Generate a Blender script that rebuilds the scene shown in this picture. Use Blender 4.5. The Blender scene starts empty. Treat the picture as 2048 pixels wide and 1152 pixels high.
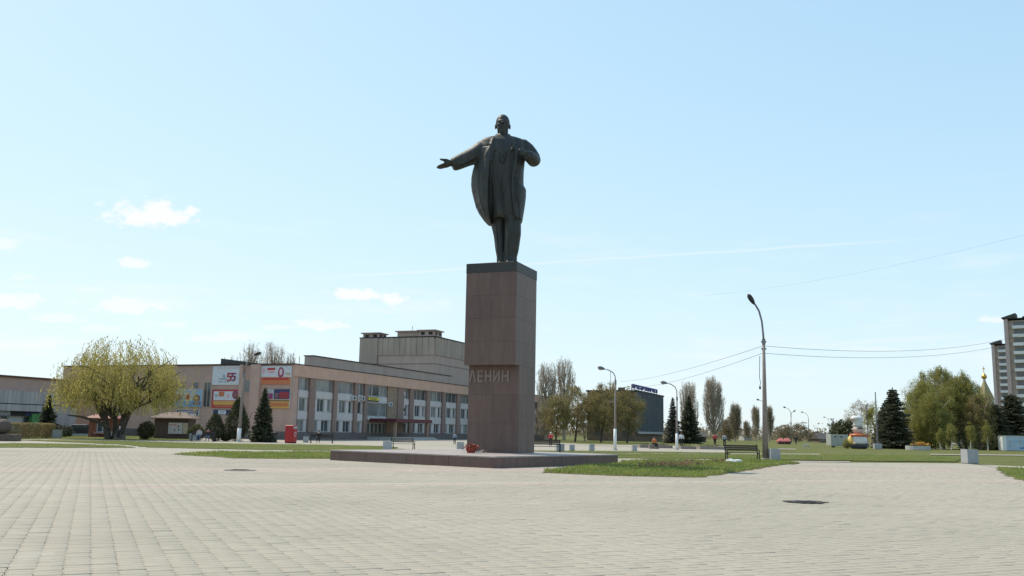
import bpy, bmesh, math, random
import numpy as np
from mathutils import Vector, Matrix

S = bpy.context.scene
COL = S.collection
PI = math.pi

# ------------------------------------------------------------------ camera
FPX, PITCH, ROLL, CH = 1823.0, 0.156, 0.019, 1.5
cam_d = bpy.data.cameras.new('camera'); cam = bpy.data.objects.new('camera', cam_d); COL.objects.link(cam)
cam_d.sensor_width = 36.0; cam_d.lens = FPX / 2048 * 36.0; cam_d.clip_end = 6000; cam_d.clip_start = 0.1
_R = Vector((1, 0, 0)); _U = Vector((0, -math.sin(PITCH), math.cos(PITCH))); _F = Vector((0, math.cos(PITCH), math.sin(PITCH)))
_c, _s = math.cos(ROLL), math.sin(ROLL)
_Rc = _R * _c + _U * _s; _Uc = _U * _c - _R * _s
cam.matrix_world = Matrix(((_Rc.x, _Uc.x, -_F.x, 0), (_Rc.y, _Uc.y, -_F.y, 0), (_Rc.z, _Uc.z, -_F.z, CH), (0, 0, 0, 1)))
S.camera = cam
S.render.resolution_x, S.render.resolution_y = 1024, 576

# ------------------------------------------------------------------ light
SUN_AZ = math.radians(-53)      # left of the view direction
SUN_EL = math.radians(54)
EXPOSURE = 0.55
SKY_STRENGTH = 0.14
sun_d = bpy.data.lights.new('sun', 'SUN'); sun_d.energy = 2.85; sun_d.angle = math.radians(0.53); sun_d.color = (1.0, 0.89, 0.74)
sun = bpy.data.objects.new('sun', sun_d); COL.objects.link(sun)
sdir = Vector((math.sin(SUN_AZ) * math.cos(SUN_EL), math.cos(SUN_AZ) * math.cos(SUN_EL), math.sin(SUN_EL)))
sun.rotation_euler = sdir.to_track_quat('Z', 'Y').to_euler(); sun.location = (-40, 30, 60)
S.view_settings.view_transform = 'Standard'; S.view_settings.look = 'None'
S.view_settings.exposure = EXPOSURE; S.view_settings.gamma = 1.0
S.view_settings.use_curve_mapping = False
S.render.engine = 'CYCLES'


# ------------------------------------------------------------------ picture -> world
def ray(u, v):
    a, b = u - 1024, v - 576
    X = a * _c + b * _s; V = -a * _s + b * _c
    return Vector((X, FPX * math.cos(PITCH) + V * math.sin(PITCH), FPX * math.sin(PITCH) - V * math.cos(PITCH)))

def gp(u, v, z=0.0):
    d = ray(u, v); t = (z - CH) / d.z
    return Vector((d.x * t, d.y * t, z))

def at(u, v, Y):
    d = ray(u, v); t = Y / d.y
    return Vector((d.x * t, Y, d.z * t + CH))

def horizon(u):
    return 576 + FPX * math.tan(PITCH) / math.cos(ROLL) + (u - 1024) * math.tan(ROLL)


# ------------------------------------------------------------------ world
def build_world():
    w = bpy.data.worlds.new('World'); S.world = w; w.use_nodes = True
    nt = w.node_tree; N = nt.nodes; L = nt.links
    N.clear()
    out = N.new('ShaderNodeOutputWorld'); bg = N.new('ShaderNodeBackground'); L.new(bg.outputs[0], out.inputs[0])
    bg.inputs[1].default_value = SKY_STRENGTH
    sky = N.new('ShaderNodeTexSky'); sky.sky_type = 'NISHITA'; sky.sun_disc = False
    sky.sun_elevation = SUN_EL; sky.sun_rotation = SUN_AZ
    sky.air_density = 1.0; sky.dust_density = 0.55; sky.ozone_density = 3.0; sky.altitude = 0
    tc = N.new('ShaderNodeTexCoord'); D = tc.outputs['Generated']

    def sock(x, s):
        if isinstance(x, (int, float)): s.default_value = x
        else: L.new(x, s)
    def m(op, a, b=0.0, c=None):
        n = N.new('ShaderNodeMath'); n.operation = op
        sock(a, n.inputs[0]); sock(b, n.inputs[1])
        if c is not None: sock(c, n.inputs[2])
        return n.outputs[0]
    def dot(vec):
        n = N.new('ShaderNodeVectorMath'); n.operation = 'DOT_PRODUCT'; L.new(D, n.inputs[0]); n.inputs[1].default_value = vec
        return n.outputs['Value']
    def smooth(x, lo, hi):
        n = N.new('ShaderNodeMapRange'); n.interpolation_type = 'SMOOTHSTEP'
        sock(x, n.inputs[0]); n.inputs[1].default_value = lo; n.inputs[2].default_value = hi
        return n.outputs[0]
    def noise(scale, detail, rough=0.6, zs=1.0):
        mp = N.new('ShaderNodeMapping'); mp.inputs['Scale'].default_value = (1, 1, zs); L.new(D, mp.inputs[0])
        n = N.new('ShaderNodeTexNoise'); n.inputs['Scale'].default_value = scale; n.inputs['Detail'].default_value = detail
        n.inputs['Roughness'].default_value = rough; L.new(mp.outputs[0], n.inputs[0])
        return n.outputs[0]
    puff_noise = noise(55, 4, 0.62, 1.6)
    total = 0.0
    puffs = [(296, 434, 86, 34, .95), (262, 529, 38, 15, .8), (702, 590, 62, 21, .95), (792, 600, 36, 18, .9),
             (245, 613, 92, 24, .75), (640, 650, 56, 16, .7), (18, 604, 60, 20, .8), (130, 638, 56, 15, .5),
             (45, 556, 40, 10, .35), (8, 490, 42, 22, .55), (2000, 640, 36, 9, .6), (430, 676, 100, 14, .55), (60, 690, 110, 16, .5), (560, 655, 40, 9, .45), (345, 650, 45, 10, .4), (880, 606, 26, 8, .35), (180, 580, 50, 9, .35), (200, 660, 60, 10, .4), (1740, 700, 90, 8, .3)]
    for (u, v, rx, ry, strg) in puffs:
        c = ray(u, v).normalized(); hx = (ray(u + 1, v).normalized() - c).normalized()
        vy = (ray(u, v - 1).normalized() - c).normalized()
        a = m('DIVIDE', m('SUBTRACT', dot(hx), c.dot(hx)), rx / FPX * 0.97)
        b = m('DIVIDE', m('SUBTRACT', dot(vy), c.dot(vy)), ry / FPX * 0.97)
        b = m('MULTIPLY', b, m('ADD', m('MULTIPLY', m('LESS_THAN', b, 0.0), 0.5), 1.0))
        r = m('SQRT', m('ADD', m('MULTIPLY', a, a), m('MULTIPLY', b, b)))
        r = m('ADD', r, m('MULTIPLY', m('SUBTRACT', puff_noise, 0.5), 2.6))
        k = m('MULTIPLY', m('MULTIPLY', smooth(m('MULTIPLY', r, -1.0), -1.08, -0.35), strg), m('GREATER_THAN', dot(c), 0.5))
        total = m('MAXIMUM', total, k)
    # thin contrails
    wob = noise(14, 2)
    for (p0, p1, wd, strg) in (((520, 563), (1960, 470), 4.0, .30), ((540, 562), (1080, 547), 2.2, .10), ((1480, 700), (1990, 668), 9, .2)):
        d0 = ray(*p0).normalized(); d1 = ray(*p1).normalized()
        n = d0.cross(d1).normalized(); mid = (d0 + d1).normalized(); ax = (d1 - d0).normalized()
        half = (d1 - d0).length / 2
        q = m('ABSOLUTE', m('ADD', dot(n), m('MULTIPLY', m('SUBTRACT', wob, .5), 0.004)))
        k = smooth(m('MULTIPLY', q, -1.0), -wd / FPX, 0.0)
        along = smooth(m('MULTIPLY', m('ABSOLUTE', dot(ax)), -1.0), -half, -half * .55)
        k = m('MULTIPLY', m('MULTIPLY', k, along), m('MULTIPLY', m('GREATER_THAN', dot(mid), 0.3), strg))
        total = m('MAXIMUM', total, k)
    # faint low veil of thin cloud all round the horizon
    sep = N.new('ShaderNodeSeparateXYZ'); L.new(D, sep.inputs[0])
    veil = m('MULTIPLY', smooth(noise(7, 4, .6, 5.0), .5, .78), m('MULTIPLY', smooth(m('MULTIPLY', sep.outputs[2], -1.0), -.32, -.04), .5))
    total = m('MAXIMUM', total, veil)
    mix = N.new('ShaderNodeMix'); mix.data_type = 'RGBA'; L.new(total, mix.inputs[0])
    # soft shoulder on the sky's brightness (a film-like tone curve), the same in every direction
    def vm(op, a, b):
        n = N.new('ShaderNodeVectorMath'); n.operation = op
        for s_, x in ((n.inputs[0], a), (n.inputs[1], b)):
            if isinstance(x, tuple): s_.default_value = x
            else: L.new(x, s_)
        return n.outputs[0]
    kk = 1.464 * SKY_STRENGTH
    soft = vm('MULTIPLY', vm('DIVIDE', sky.outputs[0], vm('ADD', sky.outputs[0], (2.2, 1.8, 1.5))), (1.17 / kk, 1.265 / kk, 1.29 / kk))
    L.new(soft, mix.inputs[6]); mix.inputs[7].default_value = (4.9, 4.95, 5.0, 1)
    L.new(mix.outputs[2], bg.inputs[0])
build_world()


# ------------------------------------------------------------------ materials
MATS = {}
def mat(name, col, rough=0.7, var=0.12, scale=2.0, bump=0.0, metallic=0.0, spec=0.4, col2=None, bscale=None, stretch=None, alpha=None):
    if name in MATS: return MATS[name]
    m = bpy.data.materials.new(name); m.use_nodes = True; nt = m.node_tree; N = nt.nodes; L = nt.links
    b = N['Principled BSDF']; b.inputs['Roughness'].default_value = rough; b.inputs['Metallic'].default_value = metallic
    b.inputs['Specular IOR Level'].default_value = spec
    tc = N.new('ShaderNodeNewGeometry')
    src = tc.outputs['Position']
    if stretch:
        mp = N.new('ShaderNodeMapping'); mp.inputs['Scale'].default_value = stretch; L.new(src, mp.inputs[0]); src = mp.outputs[0]
    n = N.new('ShaderNodeTexNoise'); n.inputs['Scale'].default_value = scale; n.inputs['Detail'].default_value = 6; n.inputs['Roughness'].default_value = .65
    L.new(src, n.inputs[0])
    r = N.new('ShaderNodeValToRGB'); L.new(n.outputs[0], r.inputs[0])
    c = Vector(col); c2 = Vector(col2) if col2 else c * (1 + var)
    c1 = c * (1 - var)
    r.color_ramp.elements[0].position = .32; r.color_ramp.elements[1].position = .68
    r.color_ramp.elements[0].color = (*c1, 1); r.color_ramp.elements[1].color = (*[min(x, .95) for x in c2], 1)
    oi = N.new('ShaderNodeObjectInfo')
    mr = N.new('ShaderNodeMapRange'); L.new(oi.outputs['Random'], mr.inputs[0]); mr.inputs[3].default_value = 1 - var * .5; mr.inputs[4].default_value = 1 + var * .5
    mx = N.new('ShaderNodeMix'); mx.data_type = 'RGBA'; mx.blend_type = 'MULTIPLY'; mx.inputs[0].default_value = 1
    L.new(r.outputs[0], mx.inputs[6]); L.new(mr.outputs[0], mx.inputs[7]); L.new(mx.outputs[2], b.inputs['Base Color'])
    if bump:
        n2 = N.new('ShaderNodeTexNoise'); n2.inputs['Scale'].default_value = bscale or scale * 6; n2.inputs['Detail'].default_value = 5
        L.new(src, n2.inputs[0])
        bp = N.new('ShaderNodeBump'); bp.inputs['Strength'].default_value = bump; bp.inputs['Distance'].default_value = .05
        L.new(n2.outputs[0], bp.inputs['Height']); L.new(bp.outputs[0], b.inputs['Normal'])
    MATS[name] = m
    return m

def leaf_mat(name, cols, trans=0.35, rough=.6):
    if name in MATS: return MATS[name]
    m = bpy.data.materials.new(name); m.use_nodes = True; nt = m.node_tree; N = nt.nodes; L = nt.links
    b = N['Principled BSDF']; out = N['Material Output']; b.inputs['Roughness'].default_value = rough; b.inputs['Specular IOR Level'].default_value = .25
    g = N.new('ShaderNodeNewGeometry'); r = N.new('ShaderNodeValToRGB'); L.new(g.outputs['Random Per Island'], r.inputs[0])
    els = r.color_ramp.elements
    while len(els) < len(cols): els.new(.5)
    for i, c in enumerate(cols):
        els[i].position = i / (len(cols) - 1); els[i].color = (*c, 1)
    n = N.new('ShaderNodeTexNoise'); n.inputs['Scale'].default_value = .7; n.inputs['Detail'].default_value = 3; L.new(g.outputs['Position'], n.inputs[0])
    mr = N.new('ShaderNodeMapRange'); L.new(n.outputs[0], mr.inputs[0]); mr.inputs[1].default_value = .3; mr.inputs[2].default_value = .7; mr.inputs[3].default_value = .78; mr.inputs[4].default_value = 1.2
    mx = N.new('ShaderNodeMix'); mx.data_type = 'RGBA'; mx.blend_type = 'MULTIPLY'; mx.inputs[0].default_value = 1
    L.new(r.outputs[0], mx.inputs[6]); L.new(mr.outputs[0], mx.inputs[7])
    L.new(mx.outputs[2], b.inputs['Base Color'])
    t = N.new('ShaderNodeBsdfTranslucent'); L.new(mx.outputs[2], t.inputs[0])
    ms = N.new('ShaderNodeMixShader'); ms.inputs[0].default_value = trans
    L.new(b.outputs[0], ms.inputs[1]); L.new(t.outputs[0], ms.inputs[2]); L.new(ms.outputs[0], out.inputs[0])
    MATS[name] = m
    return m

def glass_mat(name, col, rough=.12):
    if name in MATS: return MATS[name]
    m = mat(name, col, rough, .35, .35, spec=.8)
    return m

# paving: rows run along RV, columns along CV
PA = math.radians(24.4)
CV = Vector((-math.sin(PA), math.cos(PA), 0)); RV = Vector((math.cos(PA), math.sin(PA), 0))
PW, PR = 0.26, 0.165

def paving_mat(name, joints):
    m = bpy.data.materials.new(name); m.use_nodes = True; nt = m.node_tree; N = nt.nodes; L = nt.links
    b = N['Principled BSDF']; b.inputs['Roughness'].default_value = .85; b.inputs['Specular IOR Level'].default_value = .25
    g = N.new('ShaderNodeNewGeometry'); P = g.outputs['Position']
    def nz(scale, det, src=P):
        n = N.new('ShaderNodeTexNoise'); n.inputs['Scale'].default_value = scale; n.inputs['Detail'].default_value = det; n.inputs['Roughness'].default_value = .6; L.new(src, n.inputs[0]); return n.outputs[0]
    def dt(v):
        n = N.new('ShaderNodeVectorMath'); n.operation = 'DOT_PRODUCT'; L.new(P, n.inputs[0]); n.inputs[1].default_value = v; return n.outputs['Value']
    def mix(f, a, bb, mode='MIX'):
        x = N.new('ShaderNodeMix'); x.data_type = 'RGBA'; x.blend_type = mode
        for s, val in ((x.inputs[0], f), (x.inputs[6], a), (x.inputs[7], bb)):
            if isinstance(val, (int, float)): s.default_value = val
            elif isinstance(val, tuple): s.default_value = (*val, 1)
            else: L.new(val, s)
        return x.outputs[2]
    def mr(x, a, bb, c, d):
        n = N.new('ShaderNodeMapRange'); n.interpolation_type = 'SMOOTHSTEP'; L.new(x, n.inputs[0])
        for i, val in enumerate((a, bb, c, d)): n.inputs[i + 1].default_value = val
        return n.outputs[0]
    def mt(op, a, bb):
        n = N.new('ShaderNodeMath'); n.operation = op
        for s, val in ((n.inputs[0], a), (n.inputs[1], bb)):
            if isinstance(val, (int, float)): s.default_value = val
            else: L.new(val, s)
        return n.outputs[0]
    base = mix(mr(nz(.12, 4), .35, .65, 0, 1), (.345, .312, .248), (.395, .352, .282))
    s = dt(CV); r = dt(RV)
    # rows of pinkish pavers laid as bands across the square
    for s0, s1 in ((23.55, 24.6), (31.8, 34.6), (44.0, 45.2)):
        f = mt('MULTIPLY', mr(s, s0 - .02, s0 + .02, 0, 1), mr(s, s1 - .02, s1 + .02, 1, 0))
        f = mt('MULTIPLY', f, mr(nz(.35, 3), .3, .6, .35, 1))
        base = mix(f, base, (.43, .345, .295))
    f = mt('MULTIPLY', mr(s, 24.62, 24.66, 0, 1), mr(s, 24.9, 24.94, 1, 0))
    base = mix(f, base, (.46, .43, .37))
    # single pavers differ in tone: cell noise on the lattice
    fl = N.new('ShaderNodeCombineXYZ')
    L.new(mt('FLOOR', mt('DIVIDE', r, PW), 0), fl.inputs[0]); L.new(mt('FLOOR', mt('DIVIDE', s, PR), 0), fl.inputs[1])
    wn = N.new('ShaderNodeTexWhiteNoise'); wn.noise_dimensions = '2D'; L.new(fl.outputs[0], wn.inputs[0])
    base = mix(1.0, base, mix(wn.outputs[0], (.95, .95, .95), (1.04, 1.04, 1.035)), 'MULTIPLY')
    # stains and worn patches
    base = mix(mr(nz(.30, 7), .48, .74, 0, .45), base, (.27, .24, .19))
    base = mix(mr(nz(.09, 3), .42, .66, 0, .5), base, (.40, .345, .285))
    base = mix(mr(nz(.8, 5), .60, .78, 0, .35), base, (.52, .50, .45))
    base = mix(mr(nz(40, 3), .35, .75, 0, .18), base, (.24, .22, .19))
    base = mix(mr(nz(3.1, 8), .64, .74, 0, .5), base, (.20, .18, .15))
    if joints:
        cv = N.new('ShaderNodeCombineXYZ'); L.new(r, cv.inputs[0]); L.new(s, cv.inputs[1])
        bt = N.new('ShaderNodeTexBrick'); bt.offset = 0.0; L.new(cv.outputs[0], bt.inputs[0]); bt.inputs['Scale'].default_value = 1
        bt.inputs['Brick Width'].default_value = PW; bt.inputs['Row Height'].default_value = PR; bt.inputs['Mortar Size'].default_value = .004
        base = mix(mt('MULTIPLY', bt.outputs['Fac'], .55), base, (.12, .11, .10))
    L.new(base, b.inputs['Base Color'])
    bp = N.new('ShaderNodeBump'); bp.inputs['Strength'].default_value = .35; bp.inputs['Distance'].default_value = .01
    L.new(nz(60, 4), bp.inputs['Height']); L.new(bp.outputs[0], b.inputs['Normal'])
    MATS[name] = m
    return m
M_PAVE = paving_mat('paver', False); M_PAVE_FAR = paving_mat('paving_far', True)

def lawn_mat():
    m = bpy.data.materials.new('lawn'); m.use_nodes = True; nt = m.node_tree; N = nt.nodes; L = nt.links
    b = N['Principled BSDF']; b.inputs['Roughness'].default_value = .9; b.inputs['Specular IOR Level'].default_value = .1
    g = N.new('ShaderNodeNewGeometry')
    def nz(scale, det):
        n = N.new('ShaderNodeTexNoise'); n.inputs['Scale'].default_value = scale; n.inputs['Detail'].default_value = det; n.inputs['Roughness'].default_value = .65; L.new(g.outputs['Position'], n.inputs[0]); return n.outputs[0]
    r = N.new('ShaderNodeValToRGB'); L.new(nz(.35, 7), r.inputs[0])
    els = r.color_ramp.elements; els[0].position = .3; els[0].color = (.095, .115, .034, 1); els[1].position = .72; els[1].color = (.20, .175, .075, 1)
    e = els.new(.5); e.color = (.14, .15, .05, 1)
    r2 = N.new('ShaderNodeValToRGB'); L.new(nz(9, 5), r2.inputs[0]); e2 = r2.color_ramp.elements
    e2[0].position = .3; e2[0].color = (.6, .6, .6, 1); e2[1].position = .7; e2[1].color = (1.25, 1.25, 1.2, 1)
    mx = N.new('ShaderNodeMix'); mx.data_type = 'RGBA'; mx.blend_type = 'MULTIPLY'; mx.inputs[0].default_value = 1
    L.new(r.outputs[0], mx.inputs[6]); L.new(r2.outputs[0], mx.inputs[7]); L.new(mx.outputs[2], b.inputs['Base Color'])
    bp = N.new('ShaderNodeBump'); bp.inputs['Strength'].default_value = .8; bp.inputs['Distance'].default_value = .08; L.new(nz(14, 5), bp.inputs['Height']); L.new(bp.outputs[0], b.inputs['Normal'])
    MATS['lawn'] = m
    return m
M_LAWN = lawn_mat()
M_BLADE = leaf_mat('grass_blade', [(.18, .25, .046), (.25, .33, .072), (.32, .34, .105), (.36, .31, .145)], .45)
M_DRY = leaf_mat('dry_weed', [(.20, .10, .065), (.28, .16, .10), (.26, .20, .11)], .25)

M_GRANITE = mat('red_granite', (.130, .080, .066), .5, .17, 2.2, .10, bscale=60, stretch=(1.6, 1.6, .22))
M_GRANITE_SUNLIT = mat('granite_sunlit', (.33, .28, .26), .6, .15, 4.0, .1, bscale=50)  # same granite as the sides, paler: sunlight on the top put into the colour
M_BRONZE = mat('dark_bronze', (.028, .028, .028), .55, .30, 1.6, .35, metallic=.3, bscale=7, col2=(.050, .053, .048), stretch=(1.6, 1.6, .35))
M_PLINTH = mat('black_granite', (.030, .030, .028), .5, .2, 6.0)
M_LETTER = mat('letter_metal', (.225, .17, .15), .6, .08, 6)
M_HALL = mat('hall_render', (.475, .315, .255), .85, .08, .9, .1, bscale=8)
M_HALL2 = mat('hall_band', (.53, .335, .255), .85, .08, .8, .1, bscale=8)
M_HALL3 = mat('hall_upper', (.48, .35, .285), .85, .1, .8, stretch=(1, 1, .2))
M_PILASTER = mat('pilaster_stone', (.245, .165, .138), .75, .15, 2.5, .15)
M_WHITE = mat('white_panel', (.52, .475, .46), .6, .08, 1.5)
M_FRAME = mat('window_frame', (.50, .50, .50), .5, .08, 3)
M_GLASS = glass_mat('window_glass', (.055, .065, .07))
M_GLASS2 = glass_mat('curtained_glass', (.17, .175, .17), .2)
M_CONC = mat('ribbed_concrete', (.43, .33, .26), .9, .16, 1.2, .2, stretch=(1, 1, .15))
M_CONC2 = mat('grey_concrete', (.40, .39, .37), .85, .12, 3, .15)
M_CONC3 = mat('pole_concrete', (.25, .205, .18), .85, .14, 4, .15)
M_PLINTHW = mat('grey_plinth', (.15, .125, .115), .8, .15, 2, .1)
M_DARK = mat('dark_trim', (.03, .028, .027), .7, .2, 3)
M_ROOF = mat('roof_felt', (.075, .07, .066), .85, .2, 1)
M_MAROON = mat('maroon_fascia', (.095, .022, .03), .5, .1, 2)
M_TAN = mat('tan_stone', (.28, .195, .14), .75, .16, 1.6, .1)
M_WOOD = mat('bench_wood', (.050, .036, .030), .6, .25, 5, stretch=(.3, 1, 1))
M_IRON = mat('cast_iron', (.025, .025, .026), .5, .2, 5)
M_BIN = mat('bin_concrete', (.36, .365, .37), .8, .1, 6, .1)
M_WHITEP = mat('white_paint', (.72, .72, .70), .6, .08, 3)
M_STEEL = mat('grey_steel', (.20, .20, .205), .45, .15, 4, metallic=.5)
M_RED = mat('red_paint', (.36, .016, .02), .4, .06, 2)
M_BARK = mat('bark', (.085, .068, .05), .9, .25, 3, .5, bscale=12, stretch=(1, 1, .3))
M_BARKG = mat('grey_bark', (.33, .27, .21), .9, .22, 3, .4, bscale=12, stretch=(1, 1, .3))
M_BIRCH = mat('birch_bark', (.50, .48, .44), .8, .35, 3, .2)
M_TWIG = leaf_mat('twig', [(.19, .14, .085), (.26, .20, .13), (.31, .25, .16), (.36, .30, .19)], .3)
M_WILLOW = leaf_mat('willow_leaf', [(.28, .24, .065), (.38, .33, .095), (.48, .41, .14), (.34, .30, .095)], .58)
M_SPRUCE = leaf_mat('spruce_needle', [(.05, .056, .03), (.08, .084, .047), (.125, .122, .075)], .25)
M_SPRUCE2 = leaf_mat('blue_spruce_needle', [(.06, .065, .052), (.10, .10, .08), (.16, .15, .12)], .2)
M_THUJA = leaf_mat('thuja_leaf', [(.045, .055, .022), (.068, .075, .032), (.10, .10, .045)], .25)
M_BIRCHL = leaf_mat('birch_leaf', [(.21, .21, .045), (.29, .28, .07), (.37, .34, .105), (.24, .21, .085)], .55)
M_OLIVE = leaf_mat('young_leaf', [(.19, .16, .065), (.26, .215, .085), (.32, .26, .105), (.24, .20, .11)], .45)
M_BARE = leaf_mat('bare_twig', [(.30, .25, .19), (.39, .33, .25), (.48, .42, .33)], .4)
M_BUSH = leaf_mat('bush_leaf', [(.06, .07, .03), (.10, .11, .045), (.15, .14, .065)], .25)
M_HEDGE = leaf_mat('hedge_leaf', [(.22, .18, .075), (.30, .24, .11), (.35, .27, .14)], .3)
M_GOLD = mat('gilding', (.62, .36, .08), .35, .08, 4, metallic=.9)
M_SKIN = mat('skin', (.48, .30, .22), .6, .06, 5)
M_CABLE = mat('cable_rubber', (.09, .09, .095), .6, .1, 4)


# ------------------------------------------------------------------ mesh helpers
class MB:
    def __init__(s): s.v = []; s.f = []
    def add(s, vs, fs):
        o = len(s.v); s.v += [tuple(x) for x in vs]; s.f += [tuple(i + o for i in q) for q in fs]; return s
    def box(s, x0, x1, y0, y1, z0, z1, b=0.0):
        if x0 > x1: x0, x1 = x1, x0
        if y0 > y1: y0, y1 = y1, y0
        if z0 > z1: z0, z1 = z1, z0
        if b <= 0:
            vs = [(x, y, z) for z in (z0, z1) for y in (y0, y1) for x in (x0, x1)]
            return s.add(vs, [(0, 2, 3, 1), (4, 5, 7, 6), (0, 1, 5, 4), (2, 6, 7, 3), (0, 4, 6, 2), (1, 3, 7, 5)])
        rings = []
        for z, i in ((z0, b), (z0 + b, 0), (z1 - b, 0), (z1, b)):
            rings.append([(x0 + i, y0 + b + i * .0, z), (x0 + b + i * 0, y0 + i, z), (x1 - b, y0 + i, z), (x1 - i, y0 + b, z),
                          (x1 - i, y1 - b, z), (x1 - b, y1 - i, z), (x0 + b, y1 - i, z), (x0 + i, y1 - b, z)])
        return s.loft(rings)
    def loft(s, rings, cap=True):
        n = len(rings[0]); vs = [p for r in rings for p in r]; fs = []
        for i in range(len(rings) - 1):
            for j in range(n):
                k = (j + 1) % n
                fs.append((i * n + j, i * n + k, (i + 1) * n + k, (i + 1) * n + j))
        if cap:
            fs.append(tuple(reversed(range(n)))); fs.append(tuple(range((len(rings) - 1) * n, len(rings) * n)))
        return s.add(vs, fs)
    def tube(s, pts, rad, n=8, cap=True):
        pts = [Vector(p) for p in pts]
        if not hasattr(rad, '__len__'): rad = [rad] * len(pts)
        rings = []; up = None
        for i, p in enumerate(pts):
            d = (pts[min(i + 1, len(pts) - 1)] - pts[max(i - 1, 0)])
            d = d.normalized() if d.length > 1e-9 else Vector((0, 0, 1))
            if up is None:
                up = Vector((1, 0, 0)) if abs(d.x) < .8 else Vector((0, 1, 0))
            a = (up - d * up.dot(d))
            a = a.normalized() if a.length > 1e-6 else d.orthogonal().normalized()
            up = a; b = d.cross(a)
            rings.append([p + (a * math.cos(2 * PI * k / n) + b * math.sin(2 * PI * k / n)) * rad[i] for k in range(n)])
        return s.loft(rings, cap)
    def ell(s, c, r, n=12, m=8):
        rings = []
        for i in range(1, m):
            t = PI * i / m
            rings.append([(c[0] + r[0] * math.sin(t) * math.cos(2 * PI * k / n), c[1] + r[1] * math.sin(t) * math.sin(2 * PI * k / n), c[2] - r[2] * math.cos(t)) for k in range(n)])
        o = len(s.v); s.loft(rings, False)
        b = len(s.v); s.v += [(c[0], c[1], c[2] - r[2]), (c[0], c[1], c[2] + r[2])]
        for k in range(n):
            s.f.append((b, o + (k + 1) % n, o + k)); q = o + (m - 2) * n
            s.f.append((b + 1, q + k, q + (k + 1) % n))
        return s
    def lathe(s, prof, c=(0, 0, 0), n=16):
        return s.loft([[(c[0] + r * math.cos(2 * PI * k / n), c[1] + r * math.sin(2 * PI * k / n), c[2] + z) for k in range(n)] for r, z in prof])
    def prism(s, poly, z0, z1):
        n = len(poly)
        return s.add([(x, y, z0) for x, y in poly] + [(x, y, z1) for x, y in poly],
                     [tuple(reversed(range(n))), tuple(range(n, 2 * n))] + [(i, (i + 1) % n, n + (i + 1) % n, n + i) for i in range(n)])
    def mesh(s, name, smooth=False):
        me = bpy.data.meshes.new(name); me.from_pydata(s.v, [], s.f); me.update()
        if smooth: me.polygons.foreach_set('use_smooth', [True] * len(me.polygons))
        return me

def link(name, me, material, parent=None, loc=None, rz=None):
    o = bpy.data.objects.new(name, me); COL.objects.link(o)
    if material and not me.materials: me.materials.append(material)
    if parent: o.parent = parent
    if loc is not None: o.location = loc
    if rz is not None: o.rotation_euler = (0, 0, rz)
    return o
def obj(name, mb, material, parent=None, loc=None, rz=None, smooth=False):
    me = mb.mesh(name, smooth)
    # faces outward
    bm = bmesh.new(); bm.from_mesh(me); bmesh.ops.recalc_face_normals(bm, faces=bm.faces); bm.to_mesh(me); bm.free()
    return link(name, me, material, parent, loc, rz)
def tag(o, label, cat, group=None):
    o['label'] = label; o['category'] = cat
    if group: o['group'] = group
    return o
def thing(name, label, cat, loc=(0, 0, 0), rz=0.0, group=None):
    o = bpy.data.objects.new(name, None); COL.objects.link(o); o.location = loc; o.rotation_euler = (0, 0, rz); o.empty_display_size = .3
    return tag(o, label, cat, group)
def struct(o): o['kind'] = 'structure'; return o
def stuff(o): o['kind'] = 'stuff'; return o
def copy_tree(root, loc, rz, label=None, group=None, parent=None, scale=None):
    r = root.copy(); COL.objects.link(r)
    if parent is None:
        r.location = loc; r.rotation_euler = (0, 0, rz)
        if label: r['label'] = label
        if group: r['group'] = group
        if scale: r.scale = scale
    else: r.parent = parent
    for ch in root.children: copy_tree(ch, None, None, parent=r)
    return r

def raw_mesh(name, V, F, smooth=False):
    """V (n,3) float, F (m,k) int, numpy"""
    me = bpy.data.meshes.new(name); k = F.shape[1]
    me.vertices.add(len(V)); me.vertices.foreach_set('co', V.astype(np.float32).ravel())
    me.loops.add(F.size); me.loops.foreach_set('vertex_index', F.astype(np.int32).ravel())
    me.polygons.add(len(F)); me.polygons.foreach_set('loop_start', np.arange(0, F.size, k, dtype=np.int32))
    if smooth: me.polygons.foreach_set('use_smooth', np.ones(len(F), dtype=bool))
    me.update(calc_edges=True)
    return me

def leaves(name, C, L, W, material, parent, rng, A=None, jit=.6, loc=None):
    """leaf quads: centres C, length L, width W, main axis A (or random)"""
    C = np.asarray(C, float); n = len(C)
    if n == 0: return None
    if A is None: A = rng.normal(size=(n, 3))
    else: A = np.asarray(A, float) + rng.normal(size=(n, 3)) * jit
    A /= np.linalg.norm(A, axis=1)[:, None] + 1e-9
    B = rng.normal(size=(n, 3)); B -= (B * A).sum(1)[:, None] * A; B /= np.linalg.norm(B, axis=1)[:, None] + 1e-9
    l = (L * rng.uniform(.6, 1.3, n))[:, None] * .5; w = (W * rng.uniform(.6, 1.3, n))[:, None] * .5
    V = np.stack([C - A * l, C + B * w, C + A * l, C - B * w], 1).reshape(-1, 3)
    F = np.arange(4 * n).reshape(n, 4)
    return link(name, raw_mesh(name, V, F), material, parent, loc)


# ------------------------------------------------------------------ ground, paving, lawns
g = MB(); g.add([(-2500, -200, -.03), (2500, -200, -.03), (2500, 3500, -.03), (-2500, 3500, -.03)], [(0, 1, 2, 3)])
struct(obj('ground', g, M_LAWN))

def sheet(name, pts, z, material):
    g = MB(); n = len(pts); g.add([(p[0], p[1], z) for p in pts], [tuple(range(n))])
    me = g.mesh(name); bm = bmesh.new(); bm.from_mesh(me); bmesh.ops.triangulate(bm, faces=bm.faces); bmesh.ops.recalc_face_normals(bm, faces=bm.faces)
    for f in bm.faces:
        if f.normal.z < 0: f.normal_flip()
    bm.to_mesh(me); bm.free()
    return link(name, me, material)

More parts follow.
